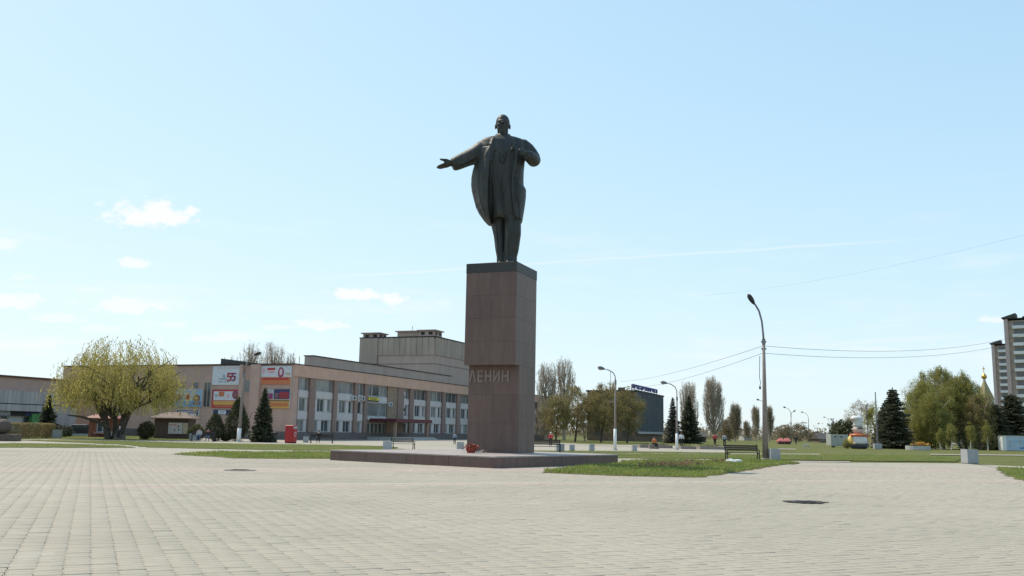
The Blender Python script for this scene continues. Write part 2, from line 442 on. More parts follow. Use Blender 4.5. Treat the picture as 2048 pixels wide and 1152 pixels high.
plaza_px = [(-900, 878), (0, 876), (420, 874), (700, 876), (930, 878), (1075, 884), (1240, 891), (1452, 899), (1452, 921), (1560, 923.6), (1600, 924.4), (1925, 926.8), (1960, 930), (2048, 934), (2300, 940)]
plaza_poly = [gp(*q) for q in plaza_px]
plaza_poly += [Vector((60, -15, 0)), Vector((-75, -15, 0))]
plaza = struct(sheet('plaza_paving', plaza_poly, 0.0, M_PAVE_FAR))

# pavers: lattice of slanted blocks, the three hundred nearest each an object
rng = np.random.default_rng(5)
def paver_parts():
    g_, sl, bv, top = .0032, .026, .005, .018
    a, b = PW / 2 - g_, PR / 2 - g_
    def ring(i, z): return [(-a + sl / 2 + i, -b + i, z), (a + sl / 2 - i, -b + i, z), (a - sl / 2 - i, b - i, z), (-a - sl / 2 + i, b - i, z)]
    V = np.array(ring(0, .003) + ring(0, top - .004) + ring(bv, top))
    F = [(8, 9, 10, 11)]
    for o in (0, 4):
        for k in range(4): F.append((o + k, o + (k + 1) % 4, o + 4 + (k + 1) % 4, o + 4 + k))
    return V, np.array(F)
PV, PF = paver_parts()
ii, jj = np.meshgrid(np.arange(-160, 260), np.arange(20, 420))
ii = ii.ravel(); jj = jj.ravel()
cx = ii * PW * RV.x + jj * PR * CV.x; cy = ii * PW * RV.y + jj * PR * CV.y
az = np.degrees(np.arctan2(cx, cy)); dist = cy
keep = (cy > 7.0) & (np.abs(cx) < .60 * cy + 2.2) & (cy < 50)
cx, cy, ii, jj = cx[keep], cy[keep], ii[keep], jj[keep]
# those that show largest: inside the frame, nearest
vis = (np.abs(cx) < .545 * cy) & (cy > 8.75)
order = np.argsort(np.where(vis, cy, 1e9))
pick = np.zeros(len(cx), bool); pick[order[:300]] = True
R3 = np.array([[RV.x, CV.x, 0], [RV.y, CV.y, 0], [0, 0, 1]])
rest = np.where(~pick)[0]
n = len(rest)
tilt = rng.normal(size=(n, 2)) * .003; dz = rng.normal(size=n) * .0014; shift = rng.normal(size=(n, 2)) * .0025
loc = PV[None] + 0.0
loc = np.repeat(loc, n, 0)
loc[:, :, 2] += dz[:, None] + loc[:, :, 0] * tilt[:, :1] + loc[:, :, 1] * tilt[:, 1:]
loc[:, :, 0] += shift[:, :1]; loc[:, :, 1] += shift[:, 1:]
W = loc @ R3.T; W[:, :, 0] += cx[rest][:, None]; W[:, :, 1] += cy[rest][:, None]
F = (PF[None] + (np.arange(n) * 12)[:, None, None]).reshape(-1, 4)
po = link('paver_field', raw_mesh('paver_field', W.reshape(-1, 3), F), M_PAVE, plaza); stuff(po)
pm = raw_mesh('paver', PV, PF)
for k in np.where(pick)[0]:
    o = link('paver', pm, M_PAVE, plaza, (cx[k] + rng.normal() * .0025, cy[k] + rng.normal() * .0025, rng.normal() * .0022))
    o.rotation_euler = (rng.normal() * .003, rng.normal() * .003, PA + rng.normal() * .006)
# sand bed seen in the joints
sand_pts = [(-6.5, 6.8), (6.5, 6.8), (32.2, 50.1), (-32.2, 50.1)]
sb = sheet('joint_sand', [Vector((x, y, 0)) for x, y in sand_pts], .004, mat('joint_sand', (.20, .18, .15), .95, .3, 8)); sb.parent = plaza

def in_poly(P, x, y):
    r = np.zeros(len(x), bool); n = len(P); j = n - 1
    for i in range(n):
        xi, yi, xj, yj = P[i][0], P[i][1], P[j][0], P[j][1]
        r ^= ((yi > y) != (yj > y)) & (x < (xj - xi) * (y - yi) / (yj - yi + 1e-12) + xi); j = i
    return r

def rough_edge(pts, rng, step=.5, amp=.10):
    out = []
    for i in range(len(pts)):
        a, b = pts[i], pts[(i + 1) % len(pts)]
        d = (b - a); n = max(1, int(d.length / step)); n = min(n, 60)
        nrm = Vector((-d.y, d.x, 0)).normalized()
        for k in range(n):
            p = a + d * (k / n)
            out.append(p + nrm * (rng.normal() * amp if k else 0))
    return out

def lawn(px, seed, density, blade=.11, top=.06, name='lawn', amp=.1, z_in=.03, dry=None, step=.5):
    rng = np.random.default_rng(seed)
    pts = rough_edge([gp(*q) for q in px], rng, amp=amp, step=step)
    c = sum(pts, Vector()) / len(pts)
    n = len(pts)
    g = MB(); inner = [p + (c - p).normalized() * min(.25, (c - p).length * .3) for p in pts]
    g.add([(p.x, p.y, -.01) for p in pts] + [(p.x, p.y, z_in) for p in pts] + [(p.x, p.y, top) for p in inner],
          [(i, (i + 1) % n, n + (i + 1) % n, n + i) for i in range(n)] + [(n + i, n + (i + 1) % n, 2 * n + (i + 1) % n, 2 * n + i) for i in range(n)] + [tuple(range(2 * n, 3 * n))])
    me = g.mesh(name); bm = bmesh.new(); bm.from_mesh(me); bmesh.ops.triangulate(bm, faces=bm.faces); bmesh.ops.recalc_face_normals(bm, faces=bm.faces); bm.to_mesh(me); bm.free()
    o = struct(link(name, me, M_LAWN))
    if density >= 150:
        outer = [p + (p - c).normalized() * (.07 + .12 * rng.uniform()) for p in pts]; e = MB()
        e.add([(p.x, p.y, .027) for p in pts] + [(p.x, p.y, .0225) for p in outer], [(i, n + i, n + (i + 1) % n, (i + 1) % n) for i in range(n)])
        obj('soil_edge', e, mat('edge_soil', (.13, .105, .06), .95, .35, 5), o)
    xs = [p.x for p in pts]; ys = [p.y for p in pts]
    area = (max(xs) - min(xs)) * (max(ys) - min(ys))
    m = int(min(area * density, 90000))
    x = rng.uniform(min(xs) - .1, max(xs) + .1, m); y = rng.uniform(min(ys) - .1, max(ys) + .1, m)
    k = in_poly(pts, x, y); x, y = x[k], y[k]
    # clumps
    cl = .5 + .5 * np.sin(x * 1.7 + np.sin(y * 1.3) * 2) * np.sin(y * 2.1 + np.sin(x * .9) * 2)
    hgt = blade * (.55 + .9 * cl) * rng.uniform(.6, 1.4, len(x))
    C = np.stack([x, y, top - .02 + hgt * .45], 1)
    A = np.tile([0, 0, 1.0], (len(x), 1))
    gr = leaves('grass', C, hgt, blade * .28, M_BLADE, o, rng, A, .32)
    if gr: stuff(gr)
    if dry:
        C = []
        for (u, v, nn, rad) in dry:
            p = gp(u, v)
            C.append(np.stack([p.x + rng.normal(size=nn) * rad, p.y + rng.normal(size=nn) * rad, rng.uniform(.05, .32, nn)], 1))
        C = np.concatenate(C)
        stuff(leaves('dry_weeds', C, .20, .045, M_DRY, o, rng, np.tile([0, 0, 1.0], (len(C), 1)), .6))
    return o

lawn([(1086, 946.5), (1140, 938), (1236, 931), (1256, 925), (1300, 922.6), (1450, 923.4), (1545, 924.6), (1600, 927.2), (1560, 931), (1480, 944), (1445, 950), (1402, 956), (1330, 955), (1240, 953)], 1, 330, .13, .05,
     dry=[(1303, 940, 130, .45), (1330, 939, 170, .5), (1357, 937, 150, .45), (1387, 934, 130, .4), (1440, 930, 70, .3)], name='lawn')
lawn([(345, 909.5), (392, 906.5), (450, 905), (660, 905.5), (760, 904), (780, 912), (660, 918.5), (560, 918.5), (470, 917.5), (410, 913.5)], 2, 200, .10, .04)
lawn([(-500, 885), (0, 887.3), (60, 887.2), (150, 888.5), (240, 891.5), (266, 895.6), (150, 895.6), (0, 895.4), (-500, 897)], 3, 60, .06, .025, amp=.2)
lawn([(20, 880), (240, 882.2), (420, 887), (650, 890), (780, 893), (800, 900), (650, 901.3), (512, 899.6), (307, 895.5), (262, 890.5), (180, 886.6), (60, 881.6)], 4, 60, .06, .025, amp=.2)
lawn([(95, 868.5), (380, 872.5), (382, 881), (250, 880.2), (0, 877.8), (-300, 876), (-300, 873), (60, 874)], 6, 30, .06, .025, amp=.2)
lawn([(1060, 906.5), (1240, 907.4), (1460, 909.2), (1700, 910.4), (1850, 912), (1925, 916.5), (1912, 924), (1700, 921.8), (1560, 919.5), (1452, 918.2), (1240, 916.8), (1080, 915)], 7, 90, .07, .03, amp=.12)
lawn([(1060, 901.5), (1240, 902.8), (1460, 906), (1460, 907.6), (1240, 905.8), (1060, 905)], 8, 60, .06, .025, amp=.12)
lawn([(1994, 936.5), (2060, 939), (2300, 944), (2300, 1000), (2048, 962.5), (2015, 950)], 9, 200, .10, .04)

# narrow light paths over the far lawns
def path(px, name='path', z=.03):
    return struct(sheet(name, [gp(*q) for q in px], z, M_PAVE_FAR))
path([(1235, 919), (1452, 920.5), (1700, 923.0), (1700, 924.6), (1560, 924.2), (1452, 922.6), (1235, 921.5)], z=.012)
path([(1460, 907.4), (1640, 908.2), (1640, 909.6), (1460, 908.9)])
path([(1555, 897.6), (1592, 898), (1592, 899.6), (1555, 899.2)])
path([(1860, 908.4), (2300, 912.5), (2300, 914.2), (1860, 910.0)])
path([(1960, 930), (2048, 933.2), (2300, 941), (2300, 944), (2048, 937), (1990, 935)], z=.016)
path([(1075, 887), (1240, 893), (1330, 896.5), (1400, 899), (1400, 893), (1240, 890), (1075, 886)], z=.02)

# ------------------------------------------------------------------ monument
TH, PLL, PH = .6517, 9.72, .493
Pn = Vector((-.59, 37.29, 0)); pa = Vector((-math.cos(TH), math.sin(TH), 0)); pb = Vector((math.sin(TH), math.cos(TH), 0))
pc = Pn + (pa + pb) * PLL / 2
plat = thing('stone_platform', 'low square red granite platform under the tall pedestal', 'platform', pc, -TH)
h = PLL / 2
g = MB(); g.box(-h + .06, h - .06, -h + .06, h - .06, 0, PH - .05); obj('core', g, M_GRANITE, plat)
npn = 4
for side in range(4):
    R = Matrix.Rotation(side * PI / 2, 3, 'Z')
    for i in range(npn):
        w0 = -h + i * PLL / npn; w1 = w0 + PLL / npn
        g = MB(); g.box(w0 + .006, w1 - .006 - (0.06 if i == npn - 1 else 0), -h, -h + .058, .0, PH - .062, .004)
        g.v = [tuple(R @ Vector(p)) for p in g.v]
        obj('face_panel', g, M_GRANITE, plat)
for i in range(5):
    for j in range(5):
        s = PLL / 5; e = .02
        x0 = -h + i * s - (e if i == 0 else 0); x1 = -h + (i + 1) * s + (e if i == 4 else 0)
        y0 = -h + j * s - (e if j == 0 else 0); y1 = -h + (j + 1) * s + (e if j == 4 else 0)
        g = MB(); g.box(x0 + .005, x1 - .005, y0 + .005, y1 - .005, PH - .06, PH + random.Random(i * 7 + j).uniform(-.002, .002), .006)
        obj('top_slab', g, M_GRANITE_SUNLIT, plat)

TQ, WQ, DQ, HQ, SQ, HN = .372, 2.58, 2.82, 9.43, .577, 4.557
Q = Vector((.2014, 42.2637, 0)); qa = Vector((-math.cos(TQ), math.sin(TQ), 0)); qb = Vector((math.sin(TQ), math.cos(TQ), 0))
qc = Q + qa * WQ / 2 + qb * DQ / 2
CAPH = .47
ped = thing('granite_pedestal', 'tall brown granite pedestal carrying five raised letters', 'pedestal', (qc.x, qc.y, PH), -TQ)
def clad(name, x0, x1, y0, y1, z0, z1, nx, ny, nz):
    core = MB(); core.box(x0 + .04, x1 - .04, y0 + .04, y1 - .04, z0, z1); obj('core', core, M_GRANITE, ped)
    for k in range(nz):
        za = z0 + (z1 - z0) * k / nz; zb = z0 + (z1 - z0) * (k + 1) / nz
        for (ax, c, nn) in (('x', y0, nx), ('x', y1, nx), ('y', x0, ny), ('y', x1, ny)):
            for i in range(nn):
                g = MB(); e = .003
                if ax == 'x':
                    a = x0 + (x1 - x0) * i / nn; b = x0 + (x1 - x0) * (i + 1) / nn
                    yy = (c, c + .042) if c == y0 else (c - .042, c)
                    g.box(a + e, b - e, yy[0], yy[1], za + e, zb - e)
                else:
                    a = y0 + .043 + (y1 - y0 - .086) * i / nn; b = y0 + .043 + (y1 - y0 - .086) * (i + 1) / nn
                    xx = (c, c + .042) if c == x0 else (c - .042, c)
                    g.box(xx[0], xx[1], a + e, b - e, za + e, zb - e)
                obj('slab', g, M_GRANITE, ped)
lw = -WQ / 2, WQ / 2
clad('lower', lw[0], lw[1], -DQ / 2 + SQ, DQ / 2, 0.0, HN - PH, 2, 2, 3)
clad('upper', lw[0], lw[1], -DQ / 2, DQ / 2, HN - PH, HQ - CAPH - PH, 2, 2, 4)
# letters on the recessed front
yl = -DQ / 2 + SQ
zl0 = at(978, 763.5, 43.1).z - PH; zl1 = at(978, 739.5, 43.1).z - PH
sc = WQ / 103.0
def stroke(g, p, q, t):
    p = Vector((p[0], 0, p[1])); q = Vector((q[0], 0, q[1])); d = (q - p).normalized(); nn = Vector((-d.z, 0, d.x)) * t / 2
    a = [p + nn, p - nn, q - nn, q + nn]
    g.add([(v.x, yl - .035, v.z) for v in a] + [(v.x, yl + .01, v.z) for v in a], [(0, 1, 2, 3), (7, 6, 5, 4), (0, 4, 5, 1), (1, 5, 6, 2), (2, 6, 7, 3), (3, 7, 4, 0)])
T = .085
for ch, u0, u1 in (('L', 936.5, 951.5), ('E', 954.5, 967), ('N', 970, 983), ('I', 986.5, 1000.5), ('N', 1004, 1018)):
    x0 = lw[0] + (u0 - 935.5) * sc; x1 = lw[0] + (u1 - 935.5) * sc
    a, b = x0 + T / 2, x1 - T / 2; g = MB()
    if ch == 'L':
        stroke(g, (a, zl0), ((a + b) / 2 - .02, zl1), T); stroke(g, (b, zl0), ((a + b) / 2 + .02, zl1), T)
        g.box((a + b) / 2 - .05, (a + b) / 2 + .05, yl - .036, yl + .01, zl1 - .05, zl1)
    else:
        stroke(g, (a, zl0), (a, zl1), T)
        if ch == 'E':
            for zz in (zl0 + T / 2, (zl0 + zl1) / 2, zl1 - T / 2): stroke(g, (a + .045, zz), (b, zz), T)
        else:
            stroke(g, (b, zl0), (b, zl1), T)
            if ch == 'N': stroke(g, (a + .045, (zl0 + zl1) / 2), (b - .045, (zl0 + zl1) / 2), T)
            else: stroke(g, (a + .03, zl0 + .08), (b - .03, zl1 - .08), T)
    obj('letter', g, M_LETTER, ped)

# statue -----------------------------------------------------------------------------------------
YS = qc.y
SC = 3.293
sbase = Vector((qc.x, qc.y, HQ - CAPH))
statue = thing('bronze_statue', 'dark bronze statue of a striding man in an open overcoat, one arm outstretched', 'statue', sbase, 0)
g = MB(); g.box(-WQ / 2 - .012, WQ / 2 + .012, -DQ / 2 - .012, DQ / 2 + .012, 0, CAPH, .01)
obj('plinth', g, M_PLINTH, statue, None, -TQ)
def SP(x, y, dy=0.0):
    return at(840 + x / SC, 210 + y / SC, YS + dy) - sbase
KX = YS / FPX / SC * 1.0
body = MB()
# jacket and trousers top: the core of the torso
def torso_loft(rows, amp=.0, NR=48, power=2.6):
    rings = []
    for (y, xl, xr, df, db, cyo) in rows:
        L_ = SP(xl, y); R_ = SP(xr, y); cxm = (L_ + R_) / 2; hw = (R_.x - L_.x) / 2
        low = min(1, max(0, (y - 300) / 400)); ring = []
        for k in range(NR):
            t = 2 * PI * k / NR; ct, st = math.cos(t), math.sin(t); e = 2 / power
            dp = df if st < 0 else db
            fold = 1 + amp * low * (math.sin(7 * t + y * .006) + .6 * math.sin(13 * t + 1.3 - y * .008))
            ring.append((cxm.x + math.copysign(abs(ct) ** e, ct) * hw, cyo + math.copysign(abs(st) ** e, st) * dp * fold, cxm.z))
        rings.append(ring)
    body.loft(rings)
torso_loft([(198, 512, 584, .26, .26, -.02), (212, 486, 608, .36, .36, .0), (222, 446, 650, .46, .46, .0), (230, 412, 678, .52, .50, .02), (246, 396, 694, .60, .58, 0), (285, 388, 702, .70, .62, -.02),
        (320, 384, 700, .72, .64, -.04), (360, 380, 694, .72, .66, -.04), (395, 380, 687, .72, .68, -.04), (440, 392, 682, .72, .68, -.02), (530, 425, 680, .72, .68, .0),
        (600, 440, 682, .70, .68, .04), (680, 452, 674, .68, .66, .06), (735, 462, 664, .64, .62, .08), (752, 466, 660, .56, .55, .08)], .03)
# the two open fronts of the overcoat, each a curved slab that stands out from the jacket
def flap(rows):
    rings = []
    for (y, xi, xo, f_in, f_out, bk) in rows:
        I = SP(xi, y); O = SP(xo, y); d = O.x - I.x; ring = []
        prof = [(0.0, -f_in), (.10, -f_in - .03), (.30, -f_in * .97 + .05 * math.sin(y * .05)), (.48, -f_in * .80), (.62, -f_in * .78), (.80, -f_out - .28), (.95, -f_out - .05), (1.0, -f_out + .15),
                (.98, bk * .55), (.85, bk * .9), (.55, bk), (.2, bk), (-.25, bk * .9), (-.25, -.2), (-.02, -f_in + .16)]
        for fx, dy in prof: ring.append((I.x + d * fx, dy, I.z + (O.z - I.z) * fx))
        rings.append(ring)
    body.loft(rings)
flap([(300, 475, 388, .80, .30, .45), (345, 470, 380, .90, .30, .60), (385, 466, 364, .95, .26, .68), (430, 461, 348, .98, .22, .74), (480, 457, 338, 1.0, .2, .80), (530, 453, 336, 1.0, .18, .86), (570, 451, 341, 1.0, .16, .90),
      (615, 450, 352, 1.0, .14, .92), (660, 451, 364, .98, .12, .94), (700, 452, 384, .94, .12, .94), (740, 455, 412, .88, .14, .9), (768, 459, 440, .82, .2, .84), (779, 466, 456, .7, .3, .7)])
flap([(330, 640, 696, .82, .30, .50), (385, 628, 690, .90, .28, .66), (440, 612, 684, .95, .26, .72), (500, 604, 682, .96, .26, .8), (535, 602, 683, .96, .26, .84), (562, 602, 699, .96, .26, .86),
      (610, 603, 698, .95, .24, .88), (660, 606, 692, .93, .22, .9), (710, 612, 684, .90, .22, .88), (752, 622, 677, .86, .24, .84), (769, 632, 671, .8, .3, .7)])
# lapels, coat edges and folds: long ridges on the front
def ridge(pts, r):
    body.tube([SP(x, y, dy) for x, y, dy in pts], r, 8)
ridge([(520, 205, -.30), (500, 232, -.50), (478, 290, -.76), (468, 370, -.90)], [.07, .10, .11, .08])
ridge([(575, 205, -.30), (600, 235, -.52), (630, 290, -.74), (635, 350, -.86)], [.07, .09, .10, .08])
ridge([(545, 300, -.70), (540, 420, -.74), (536, 560, -.74), (548, 690, -.70), (550, 745, -.66)], [.03, .03, .03, .03, .03])
# collar ring, shirt and tie
ridge([(500, 212, -.34), (478, 232, -.58), (470, 262, -.78), (500, 300, -.86)], [.08, .10, .10, .06])
ridge([(590, 212, -.34), (612, 232, -.58), (622, 262, -.78), (600, 300, -.86)], [.08, .10, .10, .06])
ridge([(520, 236, -.52), (530, 330, -.80), (540, 380, -.80)], [.05, .06, .05])
ridge([(572, 236, -.52), (560, 330, -.80), (545, 380, -.80)], [.05, .06, .05])
ridge([(640, 420, -.98), (650, 520, -1.0), (652, 640, -.97)], [.04, .05, .04])
ridge([(505, 200, -.05), (503, 210, -.25), (520, 222, -.40), (545, 248, -.55)], [.09, .10, .09, .05])
ridge([(585, 200, -.05), (588, 210, -.25), (572, 222, -.40), (547, 248, -.55)], [.09, .10, .09, .05])
ridge([(546, 222, -.42), (545, 255, -.58), (540, 300, -.74)], [.07, .10, .08])
# neck and head
body.tube([SP(545, 222, .02), SP(545, 195, -.02), SP(545, 165, -.05)], [.30, .265, .28], 16)
H0 = SP(545, 128, -.06)
hr = (SP(592, 128).x - SP(498, 128).x) / 2
body.ell((H0.x, H0.y + .02, H0.z + .06), (hr * .985, hr * 1.12, hr * 1.27), 24, 18)
body.ell((H0.x, H0.y - .06, H0.z - hr * .62), (hr * .80, hr * .84, hr * .80), 20, 14)
body.ell((H0.x, H0.y - hr * .62, H0.z - hr * 1.12), (hr * .46, hr * .34, hr * .46), 12, 10)      # beard
body.tube([(H0.x, H0.y - hr * 1.02, H0.z + .10), (H0.x, H0.y - hr * 1.20, H0.z - hr * .22)], [.035, .085], 8)   # nose
body.tube([(H0.x - hr * .62, H0.y - hr * .80, H0.z + hr * .20), (H0.x - .06, H0.y - hr * 1.06, H0.z + hr * .20), (H0.x + .06, H0.y - hr * 1.06, H0.z + hr * .20), (H0.x + hr * .62, H0.y - hr * .80, H0.z + hr * .20)], .055, 8)
for s_ in (-1, 1):
    body.ell((H0.x + s_ * hr * 1.0, H0.y + .06, H0.z - hr * .30), (.045, .10, .14), 10, 8)       # ears
    body.ell((H0.x + s_ * hr * .50, H0.y - hr * .78, H0.z - hr * .30), (hr * .26, hr * .22, hr * .22), 10, 8)   # cheekbones
    body.tube([(H0.x + s_ * .02, H0.y - hr * 1.02, H0.z - hr * .52), (H0.x + s_ * .17, H0.y - hr * .90, H0.z - hr * .64)], [.045, .025], 6)  # moustache
# outstretched arm (its right)
pts = [(430, 292, .0), (400, 312, -.06), (350, 336, -.14), (300, 357, -.20), (255, 377, -.26), (222, 391, -.30), (211, 394, -.31)]
body.tube([SP(*p) for p in pts], [.50, .52, .43, .385, .365, .335, .27], 20)
ridge([(400, 250, -.2), (340, 290, -.35), (270, 340, -.45)], [.06, .06, .04])
ridge([(392, 330, -.45), (330, 362, -.52), (262, 392, -.55)], [.05, .06, .05])
ridge([(395, 370, -.25), (330, 395, -.38), (258, 415, -.45)], [.05, .05, .04])
# open hand
def hand(pts, rr): body.tube([SP(*p) for p in pts], rr, 10)
hand([(218, 388, -.30), (196, 384, -.34), (180, 388, -.38), (165, 393, -.42)], [.15, .15, .16, .13])
hand([(190, 396, -.30), (165, 402, -.34), (158, 403, -.36)], [.10, .11, .09])
hand([(184, 376, -.44), (163, 383, -.50)], [.10, .09])
for (p, q, r_, dy) in (((168, 386), (140, 396), (116, 404), -.56), ((168, 392), (136, 402), (109, 411), -.46), ((168, 398), (138, 409), (114, 416), -.36), ((170, 403), (146, 412), (126, 418), -.27)):
    hand([(p[0], p[1], dy + .04), (q[0], q[1], dy), (r_[0], r_[1], dy - .02)], [.075, .066, .045])
hand([(196, 375, -.42), (172, 364, -.52), (150, 361, -.58), (130, 357, -.60)], [.10, .085, .065, .04])
# bent arm (its left), hand at the lapel
pts = [(600, 285, .0), (645, 275, .0), (680, 278, .02), (706, 298, .03), (730, 324, .02), (748, 350, -.05), (752, 366, -.2)]
body.tube([SP(*p) for p in pts], [.30, .42, .41, .385, .36, .34, .31], 18)
pts = [(752, 362, -.12), (748, 364, -.40), (735, 352, -.75), (712, 334, -1.02), (700, 326, -1.12)]
body.tube([SP(*p) for p in pts], [.33, .33, .31, .28, .20], 18)
ridge([(705, 262, -.12), (742, 300, -.2), (772, 338, -.3)], [.05, .05, .04])
ridge([(700, 300, -.35), (735, 330, -.45), (770, 375, -.5)], [.05, .06, .05])
hand([(704, 330, -1.05), (686, 316, -1.16), (672, 306, -1.18)], [.15, .17, .13])
for q, (dx, dy_) in enumerate(((0, 0), (4, 10), (8, 20), (12, 29))):
    hand([(678 + dx, 300 + dy_, -1.20), (658 + dx, 296 + dy_, -1.22), (648 + dx, 300 + dy_, -1.08)], [.075, .07, .055])
hand([(688, 306, -1.14), (676, 288, -1.12), (662, 282, -1.04)], [.085, .075, .055])
# legs and shoes
legA = [(518, 735, .30), (519, 790, .30), (526, 860, .28), (532, 950, .24), (536, 1000, .22), (536, 1034, .22)]
body.tube([SP(*p) for p in legA], [.40, .385, .31, .275, .235, .235], 18)
legB = [(608, 735, -.20), (611, 790, -.22), (612, 850, -.24), (603, 950, -.16), (597, 1000, -.12), (596, 1034, -.12)]
body.tube([SP(*p) for p in legB], [.40, .41, .40, .36, .315, .32], 18)
ridge([(585, 770, -.58), (582, 880, -.58), (580, 1000, -.38)], [.05, .05, .05])
ridge([(640, 790, -.45), (636, 900, -.42), (622, 1000, -.32)], [.05, .06, .05])
ridge([(500, 800, -.05), (506, 900, .0), (514, 1000, .05)], [.05, .05, .04])
zf = CAPH
for (x, dy, w) in ((536, .22, .20), (597, -.12, .25)):
    p = SP(x, 1030, dy)
    body.tube([(p.x, dy + .30, zf + .12), (p.x, dy, zf + .16), (p.x - .05, dy - .35, zf + .14), (p.x - .08, dy - .62, zf + .10)], [.16, w, w * .85, .12], 12)
    body.tube([(p.x, dy, zf - .05), (p.x, dy, zf + .4)], [.2, .2], 12)
me = body.mesh('figure')
fo = bpy.data.objects.new('figure', me); COL.objects.link(fo)
md = fo.modifiers.new('r', 'REMESH'); md.mode = 'VOXEL'; md.voxel_size = .029; md.use_smooth_shade = True
sm = fo.modifiers.new('s', 'SMOOTH'); sm.factor = .5; sm.iterations = 2
dg = bpy.context.evaluated_depsgraph_get(); nm = bpy.data.meshes.new_from_object(fo.evaluated_get(dg))
fo.modifiers.clear(); fo.data = nm; nm.name = 'figure'; nm.materials.clear(); nm.materials.append(M_BRONZE); fo.parent = statue
nm.polygons.foreach_set('use_smooth', [True] * len(nm.polygons))

# ------------------------------------------------------------------ the hall of culture
C0 = at(586, 733, 110); C0.z = 0
AZ1 = .372
E1 = Vector((math.sin(AZ1), math.cos(AZ1), 0)); E2 = Vector((-E1.y, E1.x, 0)); RZ1 = PI / 2 - AZ1
def on_wall(u, v, C, e):
    d = ray(u, v); nn = Vector((-e.y, e.x, 0)); k = nn.dot(C) / nn.dot(Vector((d.x, d.y, 0)))
    P = d * k
    return (Vector((P.x, P.y, 0)) - C).dot(e), P.z + CH
def fb(g, ax, a0, a1, d0, d1, z0, z1):
    return g.box(a0, a1, d0, d1, z0, z1) if ax == 'x' else g.box(d0, d1, a0, a1, z0, z1)
def window(parent, ax, a0, a1, z0, z1, d, npan=2, transom=0.0, glass=None, fw=.07, depth=.09, framemat=None):
    fr = MB(); fb(fr, ax, a0, a1, d, d + depth, z0, z0 + fw); fb(fr, ax, a0, a1, d, d + depth, z1 - fw, z1)
    fb(fr, ax, a0, a0 + fw, d, d + depth, z0 + fw, z1 - fw); fb(fr, ax, a1 - fw, a1, d, d + depth, z0 + fw, z1 - fw)
    w = (a1 - a0 - fw) / npan
    for i in range(1, npan): fb(fr, ax, a0 + w * i, a0 + w * i + fw, d + .01, d + depth, z0 + fw, z1 - fw)
    f = obj('window', fr, framemat or M_FRAME, parent)
    for i in range(npan):
        p = MB(); fb(p, ax, a0 + w * i + fw - .01, a0 + w * (i + 1) + .01, d + .05, d + .065, z0 + fw - .01, z1 - fw + .01)
        obj('pane', p, glass or M_GLASS, f)
    return f
hall = thing('culture_hall', 'long three-storey pink hall with white spandrel panels and tall stage tower', 'building', C0, RZ1)
HL, HW_, HT = 95.0, 36.5, 9.0
g = MB(); g.box(0, HL, .36, HW_, 0, HT - .02); obj('wall', g, M_HALL, hall)
g = MB(); g.box(-.25, HL + .2, -.4, HW_ + .2, HT, HT + .1); obj('roof_edge', g, M_DARK, hall)
g = MB(); g.box(.0, HL, -.33, .355, 7.56, HT - .005); obj('cornice', g, M_HALL2, hall)
g = MB(); g.box(-.2, HL, -.2, .34, 0, .95); g.box(-.2, -.003, .34, HW_, 0, .95); obj('plinth', g, M_PLINTHW, hall)
g = MB(); g.box(0.003, 1.02, -.2, .35, .955, 7.555); obj('corner_pier', g, M_HALL, hall)
bays = [(1.07, 3.5), (4.84, 8.99), (9.96, 14.18), (15.08, 16.78), (28.3, 30.15), (31.48, 35.83), (37.06, 41.52), (42.84, 47.18), (48.6, 52.9), (54.3, 58.6), (60.0, 64.3), (65.7, 70.0), (71.4, 75.7), (77.1, 81.4), (82.8, 87.1), (88.5, 91.6)]
rb = random.Random(3)
edges = []
for i, (a, b) in enumerate(bays):
    w = b - a; big = w > 3
    gl = lambda: M_GLASS2 if rb.random() < .45 else M_GLASS
    window(hall, 'x', a, b, 5.97, 7.54, .12, 3 if big else 2, glass=M_GLASS2 if rb.random() < .7 else M_GLASS)
    for (z0, z1) in ((5.1, 5.95), (2.46, 3.44)):
        for k in range(2 if big else 1):
            n_ = 2 if big else 1; g = MB(); g.box(a + w * k / n_ + .015, a + w * (k + 1) / n_ - .015, -.06, .3, z0, z1, .01); obj('spandrel_panel', g, M_WHITE, hall)
    mids = [(.19, .58), (.75, .95)] if big else [(.25, .8)]
    lows = [(.0, .26), (.46, .88)] if big else [(.1, .75)]
    for wins, z0, z1 in ((mids, 3.46, 5.08), (lows, .96, 2.44)):
        prev = 0.0
        for (p, q) in wins + [(1.0, 1.0)]:
            if p - prev > .02:
                g = MB(); g.box(a + w * prev, a + w * p, .02, .3, z0, z1); obj('window_pier', g, M_WHITE, hall)
            if q > p: window(hall, 'x', a + w * p, a + w * q, z0, z1, .14, 2 if (q - p) * w > 1.4 else 1, glass=gl())
            prev = q
spans = sorted(bays + [(17.72, 23.49)])
cur = 1.02
for (a, b) in spans + [(HL - .003, HL)]:
    if a - cur > .05 and not (cur > 23 and cur < 24):
        g = MB(); g.box(cur + .03, a - .03, -.26, .35, .955, 7.555); obj('pilaster', g, M_PILASTER if a < HL - 1 else M_HALL, hall)
    cur = b
